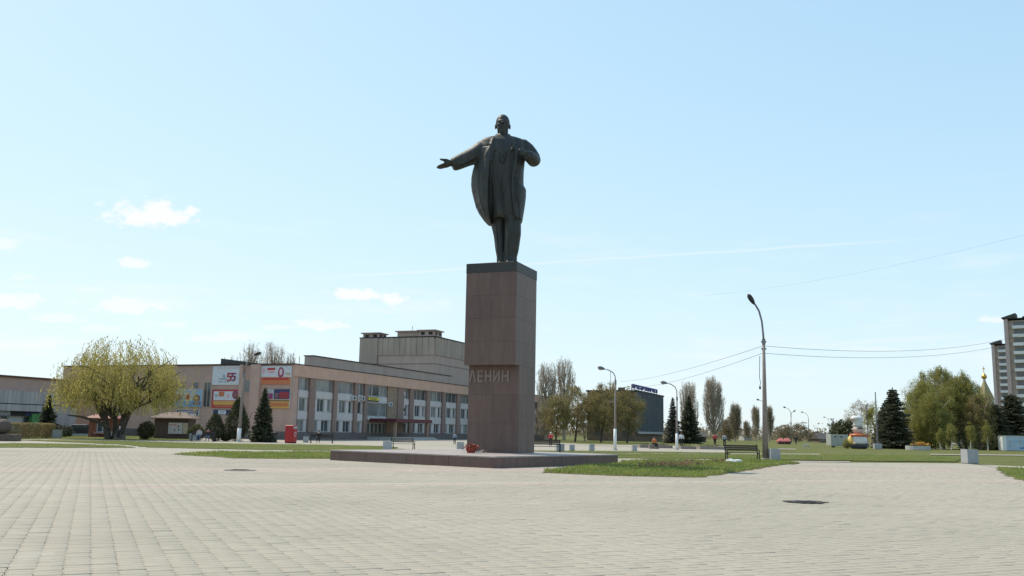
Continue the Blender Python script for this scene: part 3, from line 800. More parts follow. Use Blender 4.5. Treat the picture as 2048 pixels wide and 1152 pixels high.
# entrance part
g = MB(); g.box(23.52, 26.4, -.12, .35, .955, 7.555); obj('entrance_wall', g, M_TAN, hall)
g = MB(); g.box(26.43, 28.27, -.24, .35, .955, 7.555); obj('pilaster', g, M_PILASTER, hall)
window(hall, 'x', 17.75, 19.3, 5.97, 7.54, .12, 2); window(hall, 'x', 19.35, 21.4, 5.97, 7.54, .12, 1, glass=M_GLASS); window(hall, 'x', 21.5, 23.46, 5.97, 7.54, .12, 2, glass=M_GLASS2)
for k in range(2):
    g = MB(); g.box(17.75 + k * 2.88, 20.6 + k * 2.86, -.04, .3, 5.1, 5.95); obj('spandrel_panel', g, M_WHITE, hall)
window(hall, 'x', 17.8, 21.2, 3.2, 5.08, .12, 1, glass=M_GLASS2); window(hall, 'x', 21.5, 23.46, 3.2, 5.08, .12, 1, glass=M_GLASS2)
g = MB(); g.box(17.75, 23.46, -.02, .3, 2.7, 3.18); obj('spandrel_panel', g, M_WHITE, hall)
for k in range(5): window(hall, 'x', 18.0 + k * 1.1, 19.0 + k * 1.1, .2, 2.3, .02, 1)
g = MB(); g.box(18.6, 29.5, -4.2, .1, 2.5, 2.72); cp = obj('canopy', g, M_CONC2, hall)
g = MB(); g.box(18.5, 29.6, -4.34, -4.205, 2.46, 2.92); g.box(18.46, 18.595, -4.2, -.2, 2.46, 2.92); g.box(29.505, 29.64, -4.2, -.2, 2.46, 2.92); obj('fascia', g, M_MAROON, cp)
for x in (19.2, 28.9):
    g = MB(); g.box(x - .18, x + .18, -4.0, -3.64, 0, 2.5); obj('canopy_post', g, M_TAN, hall)
for k in range(3):
    g = MB(); g.box(18, 30, -5.4 + k * .4, -.21, .0 + k * .14, .135 + k * .14); obj('step', g, M_CONC2, hall)
# white round ornaments beside the entrance
for k in range(4):
    g = MB(); g.tube([(28.6, -.02, 3.9 + k * .95), (28.6, -.10, 3.9 + k * .95)], .28, 14); obj('ornament', g, M_WHITE, hall)
# air conditioners
for (x, z) in ((13.9, 5.5), (16.2, 5.55), (24.0, 5.0)):
    g = MB(); g.box(x - .4, x + .4, -.45, -.07, z - .3, z + .3, .03); ac = obj('air_conditioner', g, M_FRAME, hall)
    g = MB(); g.tube([(x - .08, -.452, z), (x - .08, -.47, z)], .22, 12); obj('fan_grille', g, M_DARK, ac)
# auditorium screen wall on the roof
g = MB(); g.box(13.3, 58, 6.0, 7.4, HT + .1, 11.15); obj('roof_screen', g, M_HALL3, hall)
g = MB(); g.box(13.2, 58.1, 5.9, 7.5, 11.155, 11.28); obj('screen_coping', g, M_DARK, hall)
# left wing windows and details
for (y0, y1, z0, z1) in ((15.75, 16.6, 6.05, 6.9), (13.8, 14.75, 6.05, 6.9), (11.85, 12.95, 3.75, 6.88), (5.9, 6.85, 5.65, 7.15), (17.5, 18.4, 3.8, 5.85), (20, 21, 6.05, 6.9), (22.5, 23.5, 6.05, 6.9), (20, 21, 3.6, 5.2), (22.5, 23.5, 3.6, 5.2)):
    window(hall, 'y', y0, y1, z0, z1, -.07, 1 if y1 - y0 < 1 else 2, glass=M_GLASS2 if z1 > 7 else M_GLASS, fw=.06, depth=.068, framemat=M_HALL3)
for (y0, y1) in ((4.5, 5.85), (7.05, 7.5)):
    g = MB(); g.box(-.35, -.003, y0, y1, .955, HT - .005); obj('pilaster', g, M_HALL, hall)
g = MB(); g.add([(1, 5.9, HT + .1), (1, 11.5, HT + .1), (1, 11.5, 9.9), (1, 5.9, 9.25), (7, 5.9, HT + .1), (7, 11.5, HT + .1), (7, 11.5, 9.9), (7, 5.9, 9.25)],
                [(0, 1, 2, 3), (4, 7, 6, 5), (0, 4, 5, 1), (1, 5, 6, 2), (2, 6, 7, 3), (3, 7, 4, 0)]); obj('roof_hatch_house', g, M_ROOF, hall)
for y in (1.2, 3.0, 10.6, 12.5):
    g = MB(); g.tube([(3, y, HT), (3, y, HT + (1.2 if y != 3.0 else .6))], .04, 6); obj('roof_pipe', g, M_STEEL, hall)
# stage tower
TX, TY = 63.0, 12.0; TW, TL = 16.2, 22.0; TZ = 19.0
g = MB(); g.box(TX, TX + TL, TY, TY + TW, HT, TZ - .3); obj('stage_tower', g, M_HALL3, hall)
nb = 13
for i in range(nb):
    y0 = TY + .1 + (TW - .2) * i / nb; y1 = TY + .1 + (TW - .2) * (i + 1) / nb
    g = MB(); g.box(TX - .14, TX - .003, y0 + .04, y1 - .04, 15.6, TZ - .02); obj('ribbed_panel', g, M_CONC, hall)
for i in range(17):
    x0 = TX + .1 + (TL - .2) * i / 17; x1 = TX + .1 + (TL - .2) * (i + 1) / 17
    g = MB(); g.box(x0 + .04, x1 - .04, TY - .14, TY - .003, 15.6, TZ - .02); obj('ribbed_panel', g, M_CONC, hall)
g = MB(); g.box(TX - .08, TX + TL, TY - .08, TY + TW, 13.9, 14.0); obj('string_course', g, M_PILASTER, hall)
g = MB(); g.box(TX - .2, TX + TL + .2, TY - .2, TY + TW + .2, TZ - .02, TZ + .2); obj('tower_coping', g, M_DARK, hall)
def vent_house(x0, x1, y0, y1, z0, z1, holes=True):
    g = MB(); g.box(x0, x1, y0, y1, z0, z1); v = obj('vent_house', g, M_HALL3, hall)
    g = MB(); g.box(x0 - .35, x1 + .35, y0 - .35, y1 + .35, z1, z1 + .2); obj('cap', g, M_CONC, v)
    if holes:
        for k in range(2):
            c = y0 + (y1 - y0) * (k + .5) / 2; g = MB(); g.box(x0 - .02, x0 + .02, c - .42, c + .42, z1 - .75, z1 - .2); obj('opening', g, M_DARK, v)
        for k in range(2):
            c = x0 + (x1 - x0) * (k + .5) / 2; g = MB(); g.box(c - .42, c + .42, y0 - .02, y0 + .02, z1 - .75, z1 - .2); obj('opening', g, M_DARK, v)
vent_house(TX + .3, TX + 3.2, TY + TW - 3.9, TY + TW - .3, TZ + .2, TZ + .95)
g = MB(); g.box(TX - .35, TX - .145, TY + TW - 4.0, TY + TW + .0, HT + 5, TZ - .03); obj('tower_pier', g, M_CONC, hall)
vent_house(TX + .3, TX + 3.6, TY + .3, TY + 3.6, TZ + .2, TZ + 1.25)
vent_house(TX + 2, TX + 6, TY + 4.4, TY + 9.2, TZ + .2, TZ + 1.35, False)
g = MB(); g.tube([(TX + 3, TY + 6.5, TZ + 1.5), (TX + 3, TY + 6.5, TZ + 2.6)], .05, 6); obj('aerial', g, M_STEEL, hall)

# banners on the wing wall: sheets hung on the wall
RGB = {'white': (.60, .60, .62), 'pink': (.62, .34, .36), 'red': (.46, .045, .05), 'orange': (.52, .17, .07), 'yellow': (.60, .36, .09), 'blue': (.13, .28, .45), 'navy': (.04, .05, .13),
       'grey': (.36, .37, .40), 'black': (.03, .03, .035), 'brown': (.22, .12, .09), 'purple': (.10, .07, .22), 'lightblue': (.28, .42, .55), 'green': (.10, .26, .12), 'plum': (.26, .05, .12), 'beige': (.48, .38, .28), 'deepred': (.30, .04, .05)}
def PM(c): return mat('print_' + c, RGB[c], .6, .10, 3)
def banner(label, y0, y1, z0, z1, back, marks, strokes=()):
    t = thing('banner', label, 'banner', C0 + E2 * ((y0 + y1) / 2), RZ1, 'banners hung on the wing wall of the hall')
    hw = (y1 - y0) / 2
    g = MB(); g.box(-.10, -.02, -hw, hw, z0, z1); obj('sheet', g, PM(back), t)
    for (ya, yb) in ((-hw - .05, -hw), (hw, hw + .05)):
        g = MB(); g.box(-.12, -.01, ya, yb, z0, z1); obj('frame_bar', g, M_FRAME, t)
    for i, (fx0, fx1, fz0, fz1, c) in enumerate(marks):
        g = MB(); x = -.104 - .003 * (i + 1)
        if c.startswith('o:'):
            c = c[2:]; cy_, cz_ = hw - (fx0 + fx1) / 2 * 2 * hw, z0 + (fz0 + fz1) / 2 * (z1 - z0); ry, rz_ = abs(fx1 - fx0) * hw, abs(fz1 - fz0) * (z1 - z0) / 2
            n_ = 20; ring = [(cy_ + ry * math.cos(2 * PI * k / n_), cz_ + rz_ * math.sin(2 * PI * k / n_)) for k in range(n_)]
            g.loft([[(-.1, a, b) for a, b in ring], [(x, a, b) for a, b in ring]])
        else: g.box(x, -.1, hw - fx1 * 2 * hw, hw - fx0 * 2 * hw, z0 + fz0 * (z1 - z0), z0 + fz1 * (z1 - z0))
        obj('print', g, PM(c), t)
    for i, (pts, c, th) in enumerate(strokes):
        g = MB()
        for (p, q) in zip(pts[:-1], pts[1:]):
            a = Vector((0, hw - p[0] * 2 * hw, z0 + p[1] * (z1 - z0))); b = Vector((0, hw - q[0] * 2 * hw, z0 + q[1] * (z1 - z0)))
            d = (b - a).normalized(); nn = Vector((0, -d.z, d.y)) * th / 2; a -= d * th * .4; b += d * th * .4
            o = -.17 - .002 * i
            g.add([(o, *v[1:]) for v in (a + nn, a - nn, b - nn, b + nn)] + [(-.1, *v[1:]) for v in (a + nn, a - nn, b - nn, b + nn)], [(0, 1, 2, 3), (7, 6, 5, 4), (0, 4, 5, 1), (1, 5, 6, 2), (2, 6, 7, 3), (3, 7, 4, 0)])
        obj('print_stroke', g, PM(c), t)
    return t
def five(x0, x1, z0, z1):
    zm = z0 + (z1 - z0) * .58
    return [(x1, z1), (x0 + .01, z1), (x0, zm), (x1 - .02, zm), (x1, (zm + z0) / 2 + .03), (x1 - .03, z0), (x0, z0)]
banner('white banner printed with a large red number fifty-five', 7.5, 11.7, 6.52, 8.85, 'white',
       [(.10, .94, .87, .93, 'pink'), (.22, .60, .13, .2, 'grey'), (.25, .52, .26, .36, 'grey'), (.36, .46, .38, .55, 'grey')] + [(.1 + k * .12, .16 + k * .12, .86, .94, 'white') for k in range(7)],
       [(five(.55, .67, .24, .6), 'red', .16), (five(.71, .82, .24, .6), 'plum', .16)])
banner('white, yellow and red event banner hung under the fifty-five banner', 7.45, 11.62, 3.72, 5.95, 'white',
       [(0, 1, .90, 1, 'red'), (0, .06, 0, 1, 'deepred'), (.25, .45, .62, .88, 'orange'), (.12, .2, .6, .75, 'grey'), (.55, .62, .55, .75, 'pink'), (0, 1, .0, .40, 'red'), (.07, .95, .16, .36, 'yellow'), (.15, .85, .05, .12, 'orange'), (.74, .96, .48, .95, 'o:plum'), (.79, .91, .58, .85, 'o:brown')])
banner('long dark blue notice with a white square below the yellow and red banner', 8.5, 11.25, 2.85, 3.45, 'navy', [(.28, .70, .1, .9, 'white'), (.36, .62, .3, .7, 'grey')])
banner('white banner with red ring emblem and an orange lower half', .12, 4.45, 6.58, 8.8, 'white',
       [(0, 1, 0, .40, 'orange'), (.06, .92, .24, .34, 'red'), (.04, .12, .62, .86, 'pink'), (.2, .46, .78, .90, 'red'), (.2, .46, .62, .73, 'pink'), (.56, .76, .36, .93, 'o:plum'), (.60, .72, .48, .86, 'o:pink'), (.64, .68, .55, .8, 'white'), (.82, .96, .5, .65, 'beige')])
banner('banner with dark photograph above a yellow strip of print beside the corner windows', .15, 3.2, 3.72, 6.0, 'yellow',
       [(0, 1, .46, 1, 'grey'), (.25, 1, .48, 1, 'navy'), (.5, .95, .52, .86, 'deepred'), (.0, .2, .48, .78, 'plum'), (.3, .45, .55, .8, 'brown'), (.0, 1, .36, .43, 'brown'), (.05, .95, .10, .28, 'orange')])
banner('bright blue painted banner with brown cartoon-like shapes near the willow', 13.15, 17.35, 3.76, 5.98, 'lightblue',
       [(0, 1, 0, .32, 'blue'), (0, .25, .35, .72, 'o:brown'), (.36, .62, .3, .88, 'o:beige'), (.42, .56, .4, .7, 'o:deepred'), (.68, .95, .3, .7, 'o:brown'), (.7, .95, .12, .3, 'purple'), (.1, .9, .86, .96, 'grey')])
banner('long purple and white sign below the bright blue banner', 13.4, 16.85, 2.7, 3.42, 'white', [(0, .97, .35, .95, 'purple'), (.1, .75, .5, .75, 'grey'), (.88, .97, .05, .95, 'navy')])
sg = thing('shop_sign', 'yellow sign with dark strip above the hall entrance', 'sign', C0 + E1 * 19.3, RZ1)
g = MB(); g.box(-1.5, 1.5, -.22, -.08, 5.25, 5.85); obj('board', g, PM('black'), sg)
g = MB(); g.box(-1.4, 1.4, -.24, -.222, 5.42, 5.78); obj('face', g, mat('sign_yellow', (.75, .60, .03), .5, .06), sg)
g = MB(); g.box(-1.0, .9, -.25, -.242, 5.52, 5.66); obj('print', g, PM('black'), sg)

# ------------------------------------------------------------------ low shop building with white fascia
CLp = at(152, 846, 114); CLp.z = 0
shop = thing('shop_building', 'low beige shop building with long white panelled fascia behind the hedge', 'building', CLp, RZ1)
SLn = 50.0
M_FASC = mat('fascia_white', (.42, .37, .36), .7, .22, 1.2, stretch=(2.5, 2.5, .12))
g = MB(); g.box(-SLn, 0, 1.0, 16, 0, 6.6); obj('wall', g, M_HALL, shop)
g = MB(); g.box(-SLn - .2, .2, .8, 16.2, 6.6, 6.8); obj('roof_edge', g, mat('brown_trim', (.12, .05, .03), .7), shop)
for i in range(50):
    x0 = -SLn + i
    g = MB(); g.box(x0 + .012, x0 + .988, 0.0, .98, 3.6, 5.05); obj('fascia_panel', g, M_FASC, shop)
    g = MB(); g.box(x0 + .012, x0 + .988, .05, .98, 2.75 if x0 < -3.1 else .9, 3.5); obj('fascia_panel', g, M_FASC, shop)
g = MB(); g.box(-SLn, 0, .1, .97, 3.505, 3.595); obj('shadow_gap', g, M_DARK, shop)
for i in range(24):
    x0 = -SLn + .1 + i * 1.95
    window(shop, 'x', x0, x0 + 1.85, .3, 2.2, .86, 2, glass=M_GLASS if i % 3 else M_WHITE)
    g = MB(); g.box(x0, x0 + 1.9, .55, .9, 2.22, 2.72); obj('sign_board', g, PM(('black', 'navy', 'grey')[i % 3]), shop)
g = MB(); g.box(-6.2, -4.6, .3, .8, .4, 2.5); obj('green_board', g, mat('green_sign', (.10, .27, .09), .5), shop)
g = MB(); g.box(-5.9, -5.2, .28, .298, .9, 1.5); obj('print', g, M_WHITEP, shop)
g = MB(); g.box(-4, 3, -3.2, -2.8, 0, .75); lw_ = tag(obj('low_wall', g, M_CONC2, None, CLp, RZ1), 'low pale concrete wall in front of the white fascia', 'wall')
g = MB(); g.box(-4.1, 3.1, -3.3, -2.7, .752, .86); obj('coping', g, M_WHITEP, lw_)

# ------------------------------------------------------------------ dark office block with blue roof sign
OC = at(1274, 868, 185); OC.z = 0
off = thing('office_block', 'dark grey office block with vertical fins and blue roof sign', 'building', OC, RZ1)
ow, ol, oh = 10.5, 26.0, 9.9
M_OFF = mat('office_wall', (.19, .125, .085), .8, .12, .8); M_FIN = mat('office_fin', (.15, .165, .175), .6, .2, 1.5)
g = MB(); g.box(0.3, ol, .3, ow, 0, oh); obj('wall', g, M_OFF, off)
g = MB(); g.box(-.1, ol + .2, -.1, ow + .2, oh, oh + .3); obj('roof_edge', g, M_DARK, off)
nf = 26
for i in range(nf):
    x0 = ol * i / nf + .1
    g = MB(); g.box(x0, x0 + .22, -.1, .29, 2.0, oh - .02); obj('fin', g, M_FIN, off)
for k in range(3):
    for i in range(13):
        x0 = ol * i / 13 + .36; g = MB(); g.box(x0, x0 + 1.6, .2, .29, 2.2 + k * 2.6, 4.2 + k * 2.6); obj('window', g, M_GLASS, off)
for k in range(3):
    for i in range(3):
        y0 = 1.2 + i * 3.0; window(off, 'y', y0, y0 + 1.8, 1.0 + k * 3.0, 2.8 + k * 3.0, .22, 2, framemat=M_OFF)
g = MB(); g.box(.1, ol, -.6, -.12, 1.5, 1.95); obj('canopy', g, M_CONC2, off)
sgn = thing('roof_sign', 'row of blue letters standing on the dark office block roof', 'sign', OC + Vector((0, 0, oh + .3)), RZ1)
rs = random.Random(8)
for k in range(13):
    x0 = .8 + k * 1.85; g = MB(); w = 1.25
    kind = k % 4
    g.box(x0, x0 + .38, 1.0, 1.2, .45, 1.32)
    if kind in (0, 2): g.box(x0 + .87, x0 + w, 1.0, 1.2, .45, 1.32)
    if kind in (0, 1, 3): g.box(x0 + .38, x0 + (.87 if kind == 0 else w), 1.0, 1.2, 1.02, 1.32)
    if kind in (1, 2): g.box(x0 + .38, x0 + .87, 1.0, 1.2, .72, .98)
    if kind == 3: g.box(x0 + .38, x0 + w, 1.0, 1.2, .45, .8)
    obj('letter', g, mat('sign_blue', (.028, .038, .20), .5, .1), sgn)
g = MB(); g.box(.5, 24.8, 1.22, 1.3, .2, .32); g.box(.5, 24.8, 1.22, 1.3, 1.0, 1.08)
for k in range(9): g.box(.6 + k * 3, .72 + k * 3, 1.22, 1.34, -.02, 1.25)
obj('sign_frame', g, M_STEEL, sgn)
g = MB(); g.tube([(2, 6, oh), (2, 6, oh + 4.2)], .05, 6); obj('aerial', g, M_STEEL, off)
g = MB(); g.box(5, 6.2, 4, 5.2, oh + .3, oh + 1.1); obj('chimney', g, M_OFF, off)

# ------------------------------------------------------------------ apartment towers
M_TOWER = mat('tower_brick', (.47, .36, .30), .85, .12, .5); M_TOWERL = mat('tower_light', (.72, .68, .66), .8, .1, .8)
def tower(label, u, vtop, Y, width, depth, rz, floors):
    b = at(u, horizon(u), Y); top = at(u, vtop, Y).z
    t = thing('apartment_tower', label, 'building', (b.x, b.y, 0), rz, 'apartment towers beyond the park')
    fh = (top - 1.5) / floors
    g = MB(); g.box(0, width, 0, depth, 0, top); obj('wall', g, M_TOWER, t)
    g = MB(); g.box(-.35, .85, -1.2, -.003, 0, top + .4); obj('corner_pier', g, mat('tower_pink', (.50, .38, .35), .8, .1), t)
    g = MB(); g.box(-.4, width + .4, -1.3, depth + .4, top + .42, top + .7); obj('roof_edge', g, M_DARK, t)
    for k in range(2):
        g = MB(); x0 = -1.0 + k * 6.4
        g.add([(x0, -1.6, top + 1.0), (x0 + 4.4, -1.6, top + 2.4), (x0 + 4.4, 4, top + 2.4), (x0, 4, top + 1.0), (x0, -1.6, top + .72), (x0 + 4.4, -1.6, top + .72), (x0 + 4.4, 4, top + .72), (x0, 4, top + .72)],
              [(0, 1, 2, 3), (7, 6, 5, 4), (0, 4, 5, 1), (1, 5, 6, 2), (2, 6, 7, 3), (3, 7, 4, 0)]); obj('roof_canopy', g, M_ROOF, t)
    for f in range(floors):
        z = 1.5 + f * fh
        for (xa, xb) in ((2.2, 6.8), (9.5, 14.0)):
            if xb > width: continue
            g = MB(); g.box(xa, xb, -1.25, -.003, z - .12, z); bl = obj('balcony', g, M_CONC2, t)
            g = MB(); g.box(xa, xb, -1.3, -1.22, z, z + 1.05); g.box(xa - .06, xa, -1.25, -.01, z, z + 1.05); g.box(xb, xb + .06, -1.25, -.01, z, z + 1.05); obj('parapet', g, M_TOWERL, bl)
            g = MB(); g.box(xa + .3, xb - .3, -.04, .03, z + .1, z + fh - .45); obj('window', g, M_GLASS, t)
        if width > 8:
            g = MB(); g.box(7.4, 9.0, -.04, .03, z + .8, z + fh - .5); obj('window', g, M_GLASS, t)
        g = MB(); g.box(-.04, .03, depth * .3, depth * .3 + 1.6, z + .8, z + fh - .5); obj('window', g, M_GLASS, t)
    return t
tower('tall apartment tower whose flank rises highest above the dark conifers', 2026, 642, 316, 22, 16, -.62, 14)
tower('apartment tower half hidden behind the taller tower', 1997, 692, 400, 22, 16, -.62, 14)

# ------------------------------------------------------------------ church
cb = at(1976, 881, 290)
ch = thing('church', 'small church with a tent spire and gilded onion domes behind trees', 'church', (cb.x, cb.y, 0), .3)
zt = lambda v: at(1976, v, 290).z
g = MB(); g.box(-5, 5, -6, 10, 0, zt(830)); obj('wall', g, M_WHITE, ch)
g = MB(); g.box(-5.3, 5.3, -6.3, 10.3, zt(830), zt(830) + .4); obj('cornice', g, mat('green_roof', (.09, .16, .10), .6), ch)
g = MB(); g.lathe([(2.5, zt(830)), (2.5, zt(800)), (2.7, zt(799)), (2.7, zt(797))], n=8); obj('drum', g, M_WHITE, ch)
g = MB(); g.lathe([(2.55, zt(797)), (.45, zt(764)), (.4, zt(762))], n=8); obj('tent_roof', g, mat('tent_copper', (.27, .22, .10), .5, .15), ch)
g = MB(); g.lathe([(.42, zt(762)), (.42, zt(758))], n=8); obj('neck', g, M_WHITE, ch)
def onion(r, z0): return [(r * .5, z0), (r * .95, z0 + r * .5), (r, z0 + r * .9), (r * .75, z0 + r * 1.4), (r * .3, z0 + r * 1.9), (r * .06, z0 + r * 2.5)]
def dome(parent, x, y, r, z0, crossh):
    g = MB(); g.lathe(onion(r, z0), (x, y, 0), 14); d = obj('onion_dome', g, M_GOLD, parent, smooth=True)
    zz = z0 + r * 2.4
    g = MB(); g.box(x - .07, x + .07, y - .07, y + .07, zz, zz + crossh); g.box(x - crossh * .28, x + crossh * .28, y - .065, y + .065, zz + crossh * .55, zz + crossh * .68); obj('cross', g, M_GOLD, d)
dome(ch, 0, 0, .85, zt(758), 1.9)
for (u, v) in ((1957.5, 802), (1947.5, 811)):
    p = at(u, v, 286); dx = p - Vector((cb.x, cb.y, 0)); c_, s_ = math.cos(-.3), math.sin(-.3)
    x, y = dx.x * c_ - dx.y * s_, dx.x * s_ + dx.y * c_
    g = MB(); g.lathe([(1.0, p.z - 6), (1.0, p.z)], (x, y, 0), 10); obj('drum', g, M_WHITE, ch)
    dome(ch, x, y, 1.15, p.z, .9)

# ------------------------------------------------------------------ far houses
def house(label, u0, u1, veave, vtop, Y, wallc, roofc):
    a = at(u0, horizon(u0), Y); b = at(u1, horizon(u1), Y); ze = at(u0, veave, Y).z; zr = at(u0, vtop, Y).z
    w = b.x - a.x; t = thing('house', label, 'house', ((a.x + b.x) / 2, Y, 0), 0)
    g = MB(); g.box(-w / 2, w / 2, 0, 7, 0, ze); obj('wall', g, wallc, t)
    g = MB(); o = .4
    g.add([(-w / 2 - o, -o, ze), (w / 2 + o, -o, ze), (w / 2 + o, 7 + o, ze), (-w / 2 - o, 7 + o, ze), (-w / 2 - o, 3.5, zr), (w / 2 + o, 3.5, zr)], [(3, 2, 1, 0), (0, 1, 5, 4), (2, 3, 4, 5), (1, 2, 5), (3, 0, 4)]); obj('roof', g, roofc, t)
    for k in range(max(2, int(w / 3))):
        x = -w / 2 + (k + .5) * w / max(2, int(w / 3)); window(t, 'x', x - .5, x + .5, .8, min(ze - .3, 2.2), -.06, 2)
    return t
house('small brown brick house with dark roof beside the far poplar', 1393, 1412, 873, 862, 195, mat('house_brick', (.17, .12, .10), .85), M_ROOF)
house('pale far house with grey roof between the distant poplars', 1488, 1503, 868, 858, 300, M_CONC2, M_CONC3)
house('dark low house under the far lamp row', 1640, 1662, 878, 866, 260, mat('house_brick', (.17, .12, .10), .85), M_ROOF)

# ------------------------------------------------------------------ street furniture
def lamp(label, base, arm, head, Y=None, r0=.16, r1=.07, white=0.0, arm2=None, wiremount=False, headlen=.62, pole_mat=None, group='street lamps round the square'):
    p0 = gp(*base) if Y is None else Vector((at(base[0], horizon(base[0]), Y).x, Y, 0)); Yd = p0.y
    t = thing('street_lamp', label, 'street lamp', p0, 0, group)
    P = [at(u, v, Yd) - p0 for u, v in arm]
    top = P[0]
    g = MB(); g.tube([(0, 0, 0), (top.x * .5, 0, top.z * .5), top], [r0, (r0 + r1) / 2, r1], 8); obj('pole', g, pole_mat or M_CONC3, t, smooth=True)
    if white: g = MB(); g.tube([(0, 0, .0), (top.x * white / top.z, 0, white)], [r0 + .012, r0 * .97 + .01], 8); obj('painted_base', g, M_WHITEP, t, smooth=True)
    g = MB(); g.tube([(0, 0, 0), (0, 0, .12)], [r0 + .10, r0 + .06], 10); obj('footing', g, M_CONC2, t)
    g = MB(); g.tube([top - Vector((0, 0, .3)), top + Vector((0, 0, .08))], [r1 + .035, r1 + .03], 8); obj('collar', g, M_STEEL, t)
    def armhead(pts, hd):
        g = MB(); g.tube(pts, [r1 * .75] * (len(pts) - 1) + [r1 * .5], 8); a = obj('arm', g, M_STEEL, t, smooth=True)
        d = (hd - pts[-1]); d.normalize(); c = pts[-1] + d * headlen * .35
        g = MB(); q = [c - d * headlen * .55, c - d * headlen * .3, c, c + d * headlen * .35, c + d * headlen * .55]
        g.tube(q, [.06, .13, .17, .15, .05], 10); obj('lamp_head', g, M_STEEL if r0 < .2 else M_DARK, t, smooth=True)
        g = MB(); g.tube([c + d * .02 - Vector((0, 0, .12)), c + d * headlen * .4 - Vector((0, 0, .12))], [.10, .09], 8); obj('lamp_glass', g, M_CONC2, t, smooth=True)
    armhead(P, at(*head, Yd) - p0)
    if arm2: armhead([at(u, v, Yd) - p0 for u, v in arm2[:-1]], at(*arm2[-1], Yd) - p0)
    if wiremount:
        for zf_ in (.985, .925):
            g = MB(); z = top.z * zf_; x = top.x * zf_; g.box(x - .16, x + .16, -.05, .05, z - .05, z + .05); obj('bracket', g, M_STEEL, t)
    return t, p0
near, nl = lamp('tall concrete street lamp beside the bench and grey bin, cables fixed to it', (1531, 920), [(1527.3, 680), (1526, 664), (1523.5, 642), (1518, 622), (1511, 610), (1506.5, 605)], (1497, 590), r0=.20, r1=.085, wiremount=True, headlen=.72)
lamp('street lamp with white painted foot between pedestal and dark office block', (1230, 900.5), [(1231, 762), (1230, 752), (1226, 745), (1217, 740), (1207, 737.5)], (1198, 735), white=1.9, r0=.135, r1=.06)
lamp('street lamp with white painted foot before the dark spruces', (1353.5, 899.5), [(1354, 795), (1353.5, 782), (1350, 774), (1342, 768.5), (1332, 766)], (1324, 764.5), white=1.6, r0=.13, r1=.06)
lamp('leaning street lamp among the bushy conifers by the hall wing', (477, 884), [(488, 748), (490, 735), (496, 722), (504, 713), (511, 709)], (520, 706), white=1.3, r0=.20, r1=.09, pole_mat=M_CONC3)
lamp('far street lamp half hidden behind the tall concrete lamp', (1531, 884), [(1531, 818), (1530, 808), (1524, 802), (1518, 800)], (1510, 797), Y=190, r0=.15)
lamp('far street lamp with two opposite arms', (1582, 884), [(1582, 832), (1581, 824), (1577, 818), (1571, 815)], (1564, 812.5), Y=209, arm2=[(1582, 832), (1583, 826), (1587, 823), (1590, 821)], r0=.15)
lamp('far street lamp standing before the round bushy trees', (1617, 884), [(1617, 840), (1616, 832), (1612, 827), (1606, 824.5)], (1600, 823.5), Y=250, r0=.16)
lamp('farthest street lamp beside the grey trailer', (1658, 884), [(1658.5, 850), (1658, 842), (1655, 837), (1650, 834.5)], (1644, 833.5), Y=300, r0=.17)
# park lamps with globes
def globe_lamp(label, u, vtop, Y, two=False):
    b = at(u, horizon(u), Y); top = at(u, vtop, Y).z; t = thing('park_lamp', label, 'park lamp', (b.x, Y, 0), 0, 'park lamps')
    g = MB(); g.tube([(0, 0, 0), (0, 0, top - .3)], [.10, .06], 8); obj('pole', g, M_STEEL, t)
    if two: g = MB(); g.tube([(-.6, 0, top - .2), (0, 0, top - .35), (.6, 0, top - .2)], .04, 6); obj('arm', g, M_STEEL, t)
    for x in ((-.6, .6) if two else (0,)):
        g = MB(); g.ell((x, 0, top), (.3, .3, .3), 12, 8); obj('globe', g, M_WHITEP, t, smooth=True)
globe_lamp('slim park lamp with one white globe behind the inflatable chef', 1736, 809, 150)
mst = at(1754.5, 877, 132); t = thing('flood_mast', 'slender steel mast beside the big spruce with grey cabinet', 'mast', (mst.x, mst.y, 0)); ztop = at(1754.5, 784, 132).z
g = MB(); g.tube([(0, 0, 0), (0, 0, ztop)], [.12, .07], 8); obj('pole', g, M_STEEL, t)
g = MB(); g.box(-.55, .5, -.35, .35, 0, .75, .03); obj('cabinet', g, M_BIN, t)

# overhead cables
def cable(label, a, b, sag, r=.02, group='overhead cables'):
    pts = [];  N_ = 24
    for k in range(N_ + 1):
        f = k / N_; p = a.lerp(b, f); p.z -= sag * 4 * f * (1 - f); pts.append(p - a)
    g = MB(); g.tube(pts, r, 5); return tag(obj('overhead_cable', g, M_CABLE, None, a), label, 'cable', group)
cable('upper overhead cable from the tall lamp to the apartment towers', at(1529, 692, nl.y), at(2060, 665, 110), 1.1, .013)
cable('lower overhead cable from the tall lamp to the apartment towers', at(1529, 706.5, nl.y), at(2060, 676, 110), 1.1, .013)
cable('upper overhead cable from the tall lamp towards the dark office block', at(1525, 692, nl.y), at(1240, 763, 150), .5, .013)
cable('lower overhead cable from the tall lamp towards the dark office block', at(1525, 706.5, nl.y), at(1268, 775, 150), .5, .013)
cable('thin high cable crossing the sky above the apartment towers', at(1400, 592, 95), at(2080, 462, 60), .6, .004)
g = MB(); g.tube([(0, 0, 0), (-.05, 0, -1.4), (.02, 0, -1.75), (-.06, 0, -2.0)], .02, 5); g.ell((-.03, 0, -2.05), (.07, .05, .12), 8, 6)
tag(obj('hanging_wire', g, M_CABLE, None, at(1519.5, 712, nl.y)), 'short loose wire dangling from the cable by the tall lamp', 'wire')

